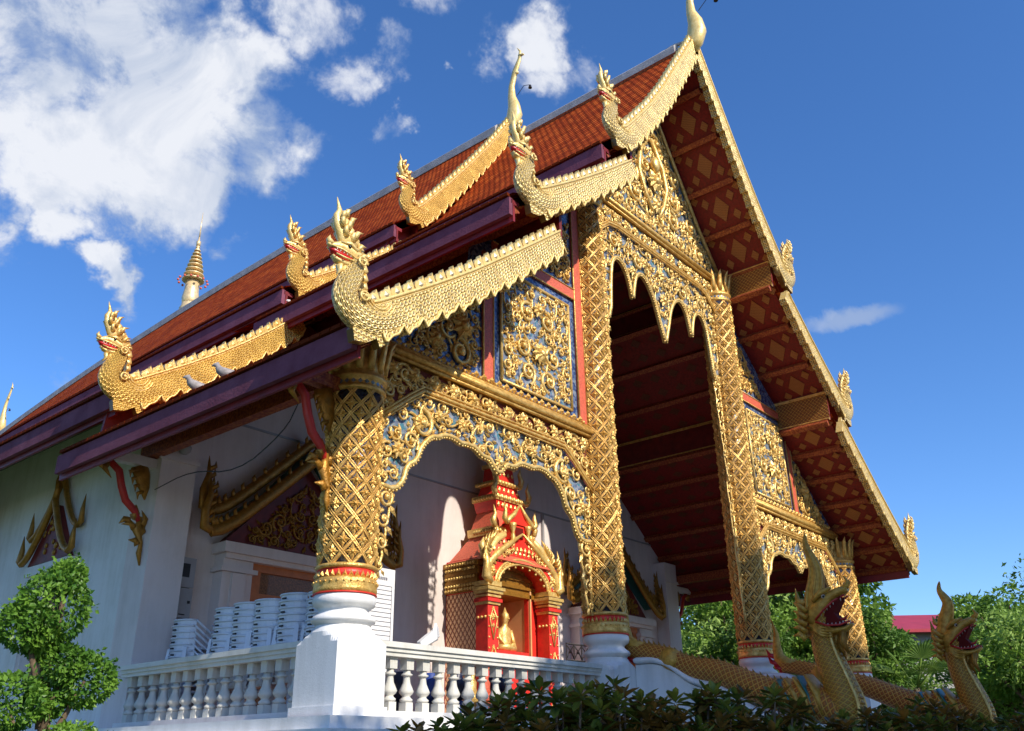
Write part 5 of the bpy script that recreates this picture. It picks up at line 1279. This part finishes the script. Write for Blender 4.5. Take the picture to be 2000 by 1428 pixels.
tag(finish('cable', mb, 'rope'), 'loose black cable sagging from the corner eave bracket towards the wall', 'cable')
# poster, papers, railing, small things behind the rail
root = thing('notice_board', 'white ruled notice sheet standing beside the corner column, partly sunlit', 'notice', (1.92,1.6,FL))
mb = MB(); mb.box(1.55, 2.20, 1.60, 1.63, -.6, .76); finish('sheet', mb, 'paper', root)
mb = MB()
for k in range(18): mb.box(1.58, 2.15, 1.594, 1.599, .52-.06*k, .526-.06*k)
for xx in (1.58, 2.145): mb.box(xx, xx+.006, 1.5945, 1.5985, -.56, .522)
for k in range(6): mb.box(1.86+.035*k, 1.88+.035*k, 1.594, 1.599, .60, .64)
finish('ruled_lines', mb, 'ink', root)
mb = MB()
for xx in (1.6, 2.15): mb.bar((xx,1.65,FL), (xx,1.65,.5), .04, .03)
finish('stand', mb, 'dark_iron', root)
mb = MB()
for k in range(6):
    th = 1.2-.13*k; mb.sweep([(1.30+.0*k,.12+.01*k,-.44), (1.38+.25*math.sin(th*.6),.13+.012*k,-.44+.26*math.sin(th)*.55), (1.30+.42*math.cos(th*.75),.14+.012*k,-.44+.30*math.sin(th))], [(.05,.004), (.07,.004), (.02,.003)], 6, 0, bn=(0, 1, 0))
tag(finish('folded_fan', mb, 'paper'), 'folded white fan resting on the front balustrade rail beside the corner column', 'fan')
root = thing('iron_railing', 'short dark iron railing right of the red shrine', 'railing', (8.9,3.2,FL))
mb = MB()
for z in (.32, .02): mb.sweep([(7.9,2.9,z), (9.4,2.9,z)], .016, 6, 0)
for k in range(7):
    x = 7.9+k*.25; mb.sweep([(x,2.9,FL), (x,2.9,.33)], .012, 6, 0)
    if k < 6: mb.sweep([(x,2.9,.30), (x+.125,2.88,.17), (x+.25,2.9,.04)], .012, 5, 0); mb.sweep([(x,2.9,.04), (x+.125,2.92,.17), (x+.25,2.9,.30)], .012, 5, 0); mb.ball((x+.125,2.9,.17), .03, 0, 6)
finish('bars', mb, 'dark_iron', root)
def vessel(name, lab, cat, x, y, mats, prof, z0=-1.0):
    mb = MB(); mb.lathe(prof, (x, y, z0), 14, 0); mb.lathe([(.12,-.27), (.12,0.0)], (x, y, z0), 12, len(mats)-1)
    tag(finish(name, mb, mats, loc=(x, y, FL)), lab, cat)
POT = [(.06,0), (.12,.05), (.14,.15), (.12,.24), (.07,.29), (.09,.34)]
vessel('jar', 'dark jar behind the second gap of the front balustrade', 'jar', 1.35, .55, ['navy'], POT, -1.05)
vessel('jar', 'blue cloth-wrapped jar behind the front balustrade, below the shrine wall edge', 'jar', 1.95, .6, ['blue_cloth', 'navy'], POT, -1.03)
vessel('jar', 'blue-black jar right of the cloth-wrapped one behind the front balustrade', 'jar', 2.45, .62, ['navy', 'blue_cloth'], POT, -1.0)
vessel('jar', 'dark jar behind the right half of the front balustrade, above the hedge', 'jar', 4.25, 1.5, ['navy'], POT, -.8)
def statuette(x, y, z0, lab, m='gold_bright'):
    mb = MB(); mb.lathe([(.12,-.3), (.10,-.05), (.14,0), (.12,.03), (.07,.06)], (x, y, z0), 10, 0)
    mb.sweep([(x,y,z0+.04), (x,y,z0+.12), (x,y,z0+.2), (x,y,z0+.25), (x,y,z0+.30), (x,y,z0+.38)], [(.10,.07), (.07,.05), (.08,.05), (.035,.035), (.045,.045), .006], 10, 0, bn=(0, 1, 0))
    mb.lathe([(.11,FL-z0), (.11,-.28)], (x, y, z0), 10, 0)
    tag(finish('statuette', mb, m, loc=(x, y, FL)), lab, 'statuette')
statuette(3.10, .95, -.92, 'small gilt statuette in dark robe behind the front balustrade, left of the hedge peak')
statuette(4.95, 2.2, -.72, 'small bright gilt statuette behind the right end of the front balustrade')
statuette(5.75, 2.6, -.74, 'small pale gilt statuette nearest the second column behind the balustrade', 'gold_pale')
statuette(3.55, 1.1, -.9, 'small red and white figurine behind the middle of the front balustrade', 'red_coral')
mb = MB(); mb.sweep([(.75,.18,-.95), (.75,.18,-1.05), (.76,.19,-1.2)], [(.09,.06), (.06,.04), .015], 8, 0); tag(finish('cloth', mb, 'orange_cloth'), 'orange-red cloth hanging behind the first balusters beside the corner pedestal', 'cloth')
# birds
def bird(x, y, z, rz, lab, m, s=1.0):
    mb = MB(); mb.T = Matrix.Translation((x, y, z)) @ Matrix.Rotation(rz, 4, 'Z') @ Matrix.Scale(s, 4)
    mb.sweep([(-.19,0,.03), (-.12,0,.055), (-.05,0,.08), (.03,0,.10), (.085,0,.135), (.105,0,.17), (.12,0,.195), (.15,0,.19), (.175,0,.18)], [(.012,.03), (.03,.04), (.055,.058), (.06,.062), (.045,.045), (.03,.03), (.032,.03), (.018,.016), .003], 10, 0, bn=(0, 1, 0))
    mb.sweep([(0,.02,.05), (0,.02,0)], .008, 5, 1); mb.sweep([(0,-.02,.05), (0,-.02,0)], .008, 5, 1)
    tag(finish('pigeon', mb, [m, 'mouth_red'], loc=(x, y, z)), lab, 'bird', 'pigeons on the eaves')
bird(-1.02, 1.85, 2.53, 2.6, 'grey pigeon on the lowest eave, left of its companion', 'bird_grey', 1.15); bird(-1.02, 1.22, 2.53, 2.3, 'brown-grey pigeon on the lowest eave, nearer the corner column', 'bird_grey', 1.15)
bird(1.62, 3.78, 5.30, 3.3, 'pale pigeon standing on the upper tip of the rear bargeboard', 'bird_white', 1.1)
# ---------------------------------------------------------------- chedi behind
root = thing('chedi', 'gold-tipped chedi spire with ringed umbrella rising behind the roof ridge', 'stupa', (19,40,GZ)); CHEDI = root
mb = MB(); mb.lathe([(6,0), (6,3), (5,3.2), (5,6), (4.2,6.5), (4.2,9), (3.4,10), (3.3,13), (2.2,17), (1.6,18), (1.7,19), (1.0,20), (.85,22), (.78,24.2)], (19,40,GZ), 28, 0); mb.lathe([(.74,24.2), (.60,24.4), (.50,25.0), (.56,25.1), (.46,25.3), (.40,26.4)], (19,40,GZ), 22, 1); finish('stupa_body', mb, ['stucco_old', 'umbrella_gold'], root)
mb = MB(); mb.lathe([(.42,26.2), (.50,26.8), (.42,27.3), (.40,28.0)], (19,40,GZ-1.0), 18, 0)
z = 27.05
for k in range(9):
    r = .64*(1-k/10.0); mb.lathe([(.1,z), (r,z-.05), (r*1.03,z+.02), (r*.62,z+.09), (.12,z+.14), (.10,z+.34)], (19,40,GZ), 18, 0)
    if k == 0:
        for q in range(14): mb.ball((19+.84*math.cos(q*.449), 40+.84*math.sin(q*.449), GZ+z-.1), .08, 1, 6)
    z += .34*(1-k*.05)
mb.lathe([(.12,z-.1), (.14,z+.2), (.05,z+.3), (.05,z+.5)], (19,40,GZ), 10, 0); mb.sweep([(19,40,GZ+z+.4), (19,40,GZ+z+2.3)], [.05, .012], 6, 0)
finish('umbrella_spire', mb, ['umbrella_gold', 'red_coral'], root); root.scale = (1.075, 1.075, 1.085)
# ---------------------------------------------------------------- vegetation
def leaf_cloud(mb, c, rad, n, size, rnd, mi=0, shell=.55, asp=2.2):
    for _ in range(n):
        d = V((rnd.gauss(0, 1), rnd.gauss(0, 1), rnd.gauss(0, 1))).normalized(); q = rnd.uniform(shell, 1.0)**.6
        p = V(c)+V((d.x*rad[0], d.y*rad[1], d.z*rad[2]))*q
        t = (d*.6+V((rnd.uniform(-1, 1), rnd.uniform(-1, 1), rnd.uniform(-1, .6)))).normalized(); s_ = t.cross(V((rnd.uniform(-1, 1), rnd.uniform(-1, 1), rnd.uniform(-1, 1)))).normalized()
        l_ = size*rnd.uniform(.7, 1.3); w_ = l_/asp; nn = t.cross(s_)
        mb.add([p, p+t*l_*.45+s_*w_*.5+nn*w_*.15, p+t*l_, p+t*l_*.45-s_*w_*.5+nn*w_*.15], [(0,1,2), (0,2,3)], mi)
def tree_mesh(seed, H, Wd, nleaf, size, nclump, lm, trunk=.28, base=.3):
    rnd = random.Random(seed); tb = MB(); cbm = MB(); cl = []
    for k in range(nclump):
        a = rnd.uniform(0, 6.28); z = rnd.uniform(base, 1.0)*H; f = math.sin(math.pi*min(1, max(.12, (z/H-base*.6)/(1.08-base*.6))))
        rr_ = Wd*.5*f*rnd.uniform(.25, 1.0); cl.append((V((rr_*math.cos(a), rr_*math.sin(a), z*.92)), Wd*rnd.uniform(.10, .19)))
    for c, r in cl:
        leaf_cloud(cbm, c, (r, r, r*.72), nleaf//nclump, size, rnd, 0 if rnd.random() < .6 else 1)
        tb.sweep([(0, 0, H*base*.6), (c.x*.35, c.y*.35, lerp(H*base, c.z, .4)), tuple(c)], [trunk*.6, trunk*.3, trunk*.06], 6, 0)
    tb.sweep([(0,0,0), (.1,0,H*.25), (0,.1,H*.5), (.05,0,H*.85)], [trunk, trunk*.8, trunk*.55, trunk*.1], 8, 0)
    return tb, cbm
def tree(name, label, cat, loc, spec, mats, group=None, rz=0.):
    root = thing(name, label, cat, loc, rz, group); tb, cb_ = tree_mesh(*spec)
    local('trunk', tb, 'bark', root); local('crown', cb_, mats, root); return root
def tree_copy(src, loc, rz, s, label): 
    c = copy_tree(src, None, label); c.location = loc; c.rotation_euler = (0, 0, rz); c.scale = (s, s, s); return c
GT = 'trees behind the temple'
t1 = tree('garden_tree', 'bushy light green tree seen under the roof between the second and third columns', 'tree', (19.5,5.2,GZ), (1, 6.0, 5.2, 14000, .19, 48, 'x'), ['leaf_tree', 'leaf_light'], GT)
t2 = tree('garden_tree', 'dark green hanging-leaved tree behind the third column and the naga head', 'tree', (21.0,2.9,GZ), (2, 7.4, 4.6, 14000, .21, 46, 'x'), ['leaf_dark', 'leaf_tree'], GT, 1)
t3 = tree('garden_tree', 'tall dark spreading tree at the right edge of the photo', 'tree', (29.5,-3.9,GZ), (3, 7.0, 9.5, 36000, .20, 85, 'x'), ['leaf_dark', 'leaf_tree'], GT, 2)
tree_copy(t1, (19.6,1.3,GZ), 2.1, .70, 'pale green tree right of the farthest column, below the far roof')
tree_copy(t1, (22.5,-1.6,GZ), .7, .90, 'bright green bushy tree behind the farther naga head')
tree_copy(t3, (33,-.6,GZ), 1.0, .66, 'dark tree beside the far red roof, behind the curved crest')
tree_copy(t2, (24.5,6.6,GZ), 3.0, 1.02, 'dark tree farther back under the eave beside the hall corner')
tree_copy(t1, (20,-2.9,GZ), 4.0, .78, 'low light green tree at the lower right corner')
tree_copy(t2, (17.5,3.6,GZ), 2.0, .66, 'small dark leafy tree low behind the naga neck')
tree_copy(t1, (23.5,9.2,GZ), 5.0, .95, 'light green tree just right of the hall wall corner')
tree_copy(t2, (18.2,.6,GZ), .4, .62, 'small dense tree low behind the farthest column base')
# fan palm
root = thing('fan_palm', 'fan palm with stiff pleated fronds between the far column and the far naga', 'palm', (16.7,-.75,GZ))
mb = MB(); mb.sweep([(0,0,0), (.05,0,1.2), (0,.05,2.4)], [.16, .13, .12], 8, 0); local('trunk', mb, 'bark', root)
mb = MB(); rnd = random.Random(4)
for k in range(16):
    a = rnd.uniform(0, 6.28); e = rnd.uniform(-.2, 1.35); d = V((math.cos(a)*math.cos(e), math.sin(a)*math.cos(e), math.sin(e))); c = V((0, 0, 2.4))+d*rnd.uniform(.5, .8)
    mb.sweep([(0, 0, 2.35), tuple(c)], .015, 4, 0); sd = d.cross(V((0, 0, 1))).normalized(); uu = sd.cross(d)
    for j in range(15):
        an = -1.35+2.7*j/14; t = d*math.cos(an)+sd*math.sin(an); q = t.cross(uu).normalized()*.025
        tip = c+t*.62-V((0, 0, .08)); mid = c+t*.35
        mb.add([c, mid+q, tip, mid-q, mid+uu*.015], [(0,1,4), (1,2,4), (2,3,4), (3,0,4)], 0)
local('fronds', mb, 'leaf_palm', root)
# trees across the courtyard whose shade falls on the lower porch (behind the camera)
# far building
root = thing('far_building', 'grey building with a flat red metal roof seen between the trees at right', 'building', (41,4,GZ))
mb = MB(); mb.T = Matrix.Translation((38.5,3.6,0)) @ Matrix.Rotation(R(-52), 4, 'Z')
mb.box(-5, 5, -3, 3, GZ, 2.9); finish('wall', mb, 'far_wall', root)
mb = MB(); mb.T = Matrix.Translation((38.5,3.6,0)) @ Matrix.Rotation(R(-52), 4, 'Z')
mb.prism([(-3.5,2.85), (-3.5,2.98), (0,4.0), (3.5,2.98), (3.5,2.85)], -5.5, 5.5, 0, lambda a, b, c: (c, a, b)); finish('roof', mb, 'far_roof', root)
# topiary shrub, left
root = thing('topiary_tree', 'cloud-pruned topiary tree with rounded bright green clumps at lower left', 'tree', (-2.84,.30,GZ))
mb = MB(); rnd = random.Random(9)
TP = lambda u, v, z: (u, v, z)
clumps = [((-.12,.0,2.30),.33,.30), ((-.02,.05,2.58),.16,.14), ((-.30,.05,2.14),.24,.20), ((.30,.0,1.72),.27,.22), ((.06,-.05,1.84),.18,.16), ((-.34,.0,1.52),.30,.22), ((.02,.1,1.58),.18,.18), ((.24,-.05,1.10),.36,.27), ((-.42,.0,1.02),.30,.25), ((-.10,.1,2.02),.16,.14)]
tb = MB()
for c, r, rz_ in clumps:
    leaf_cloud(mb, c, (r, r, rz_), int(4800*r), .052, rnd, 0, .72, 1.5)
    for q in range(10):
        d = V((rnd.gauss(0, 1), rnd.gauss(0, 1), rnd.uniform(0, 1.5))).normalized(); leaf_cloud(mb, V(c)+V((d.x*r, d.y*r, d.z*rz_)), (.07, .07, .10), 10, .05, rnd, 0, .3, 1.6)
    tb.sweep([(0, .1, max(.3, c[2]-.7)), (c[0]*.6, c[1]*.6+.03, c[2]-.3), c], [.035, .028, .012], 6, 0)
local('crown', mb, 'leaf_topiary', root); root.scale = (.92, .92, .985)
tb.sweep([(.05,0,0), (-.08,.05,.7), (.06,.1,1.3), (-.03,.12,1.9), (.0,.2,2.5)], [.07, .055, .05, .035, .015], 8, 0); local('trunk', tb, 'bark', root)
# croton hedge
def croton(seed):
    rnd = random.Random(seed); root = thing('croton_shrub', 'x', 'shrub', (0, 0, 0), 0, 'crotons in the front hedge'); mb = MB(); tb = MB()
    for k in range(74):
        a = rnd.uniform(0, 6.28); r = .52*math.sqrt(rnd.random()); z = rnd.uniform(.95, 1.42)-.25*(r/.52)**2; 
        if k < 10: z = rnd.uniform(.55, .95); r = rnd.uniform(.35, .55)
        c = V((r*math.cos(a), r*math.sin(a), z)); mi = 0 if rnd.random() < .62 else 1
        tb.sweep([(c.x*.2, c.y*.2, .1), (c.x*.7, c.y*.7, z*.6), tuple(c)], [.02, .014, .008], 5, 0)
        n = rnd.randint(9, 13)
        for j in range(n):
            an = 2.4*j+rnd.uniform(-.3, .3); e = lerp(-.35, 1.25, j/n); l_ = rnd.uniform(.12, .18)*(1 if j < n*.7 else .75)
            h = V((math.cos(an), math.sin(an), 0)); t = h*math.cos(e)+V((0, 0, math.sin(e))); s_ = V((-h.y, h.x, 0)); nn = s_.cross(t)*-1
            b = c+V((0, 0, .05*j/n)); w_ = l_*.22; dr = V((0, 0, -l_*.16))
            vs = [b, b+t*l_*.35+s_*w_+nn*.008, b+t*l_*.72+s_*w_*.9+dr*.35, b+t*l_+dr, b+t*l_*.72-s_*w_*.9+dr*.35, b+t*l_*.35-s_*w_+nn*.008, b+t*l_*.5-nn*.012]
            mb.add(vs, [(0,1,6), (1,2,6), (2,3,6), (3,4,6), (4,5,6), (5,0,6)], mi)
    local('foliage', mb, ['croton_green', 'croton_red'], root); local('stems', tb, 'bark', root); return root
cr_ = [croton(71), croton(72), croton(73)]
spots = [(-1.72,-3.15,-.16,'lowest and leftmost, at the left end of the hedge'), (-1.36,-3.42,-.02,'second from the left end of the hedge'), (-.98,-3.62,.12,'below the left half of the front balustrade'), (-.5,-3.85,.10,'below the middle of the front balustrade'),
         (.1,-4.05,.06,'below the right half of the front balustrade'), (.7,-4.2,.16,'tallest, in front of the second column pedestal'), (1.35,-4.35,-.06,'in front of the white stair wall'), (2.0,-4.5,-.04,'with orange-red leaves before the stair wall'), (2.7,-4.65,.02,'below the near naga body'),
         (3.4,-4.8,.06,'below the near naga neck'), (4.2,-4.9,-.02,'just right of the near naga neck'), (5.1,-5.0,-.02,'below the far naga chest'), (6.1,-5.1,.0,'right of the far naga chest'), (7.2,-5.2,.12,'at the right end of the hedge'), (8.3,-5.3,.16,'at the right edge of the photo')]
for i, (x, y, dz, lab) in enumerate(spots):
    o = cr_[i] if i < 3 else copy_tree(cr_[i % 3])
    s = (1.30+dz)/1.30; o.location = (x, y, GZ); o.rotation_euler = (0, 0, i*1.7); o.scale = (1, 1, s); o['label'] = 'dark croton shrub '+lab
# shade trees on the other side of the courtyard, behind the photographer
GS = 'shade trees across the courtyard'
s1 = tree('courtyard_tree', 'broad shade tree across the courtyard behind the photographer, first of its row', 'tree', (2.5,-15.5,GZ), (11, 14.4, 6.8, 12000, .42, 95, 'x', .35, .2), ['leaf_dark', 'leaf_tree'], GS)
tree_copy(s1, (7.0,-16,GZ), 1.3, 1.10, 'broad shade tree across the courtyard behind the photographer, second of its row')
tree_copy(s1, (11.6,-15.5,GZ), 2.9, 1.04, 'broad shade tree across the courtyard behind the photographer, last of its row')
tree_copy(s1, (-2.6,-15.5,GZ), 5.2, .885, 'lower shade tree across the courtyard behind the photographer, left of its row')
# trees along the left side of the hall, outside the frame
for i, (x, y, sc_, lab) in enumerate(((-13.5,3.0,.80,'nearest the camera'), (-13,10.5,.82,'second from the camera'), (-13.5,18,.86,'farthest from the camera'))):
    tree_copy(s1, (x, y, GZ), 1.1*i, sc_, 'garden tree left of the hall, '+lab)
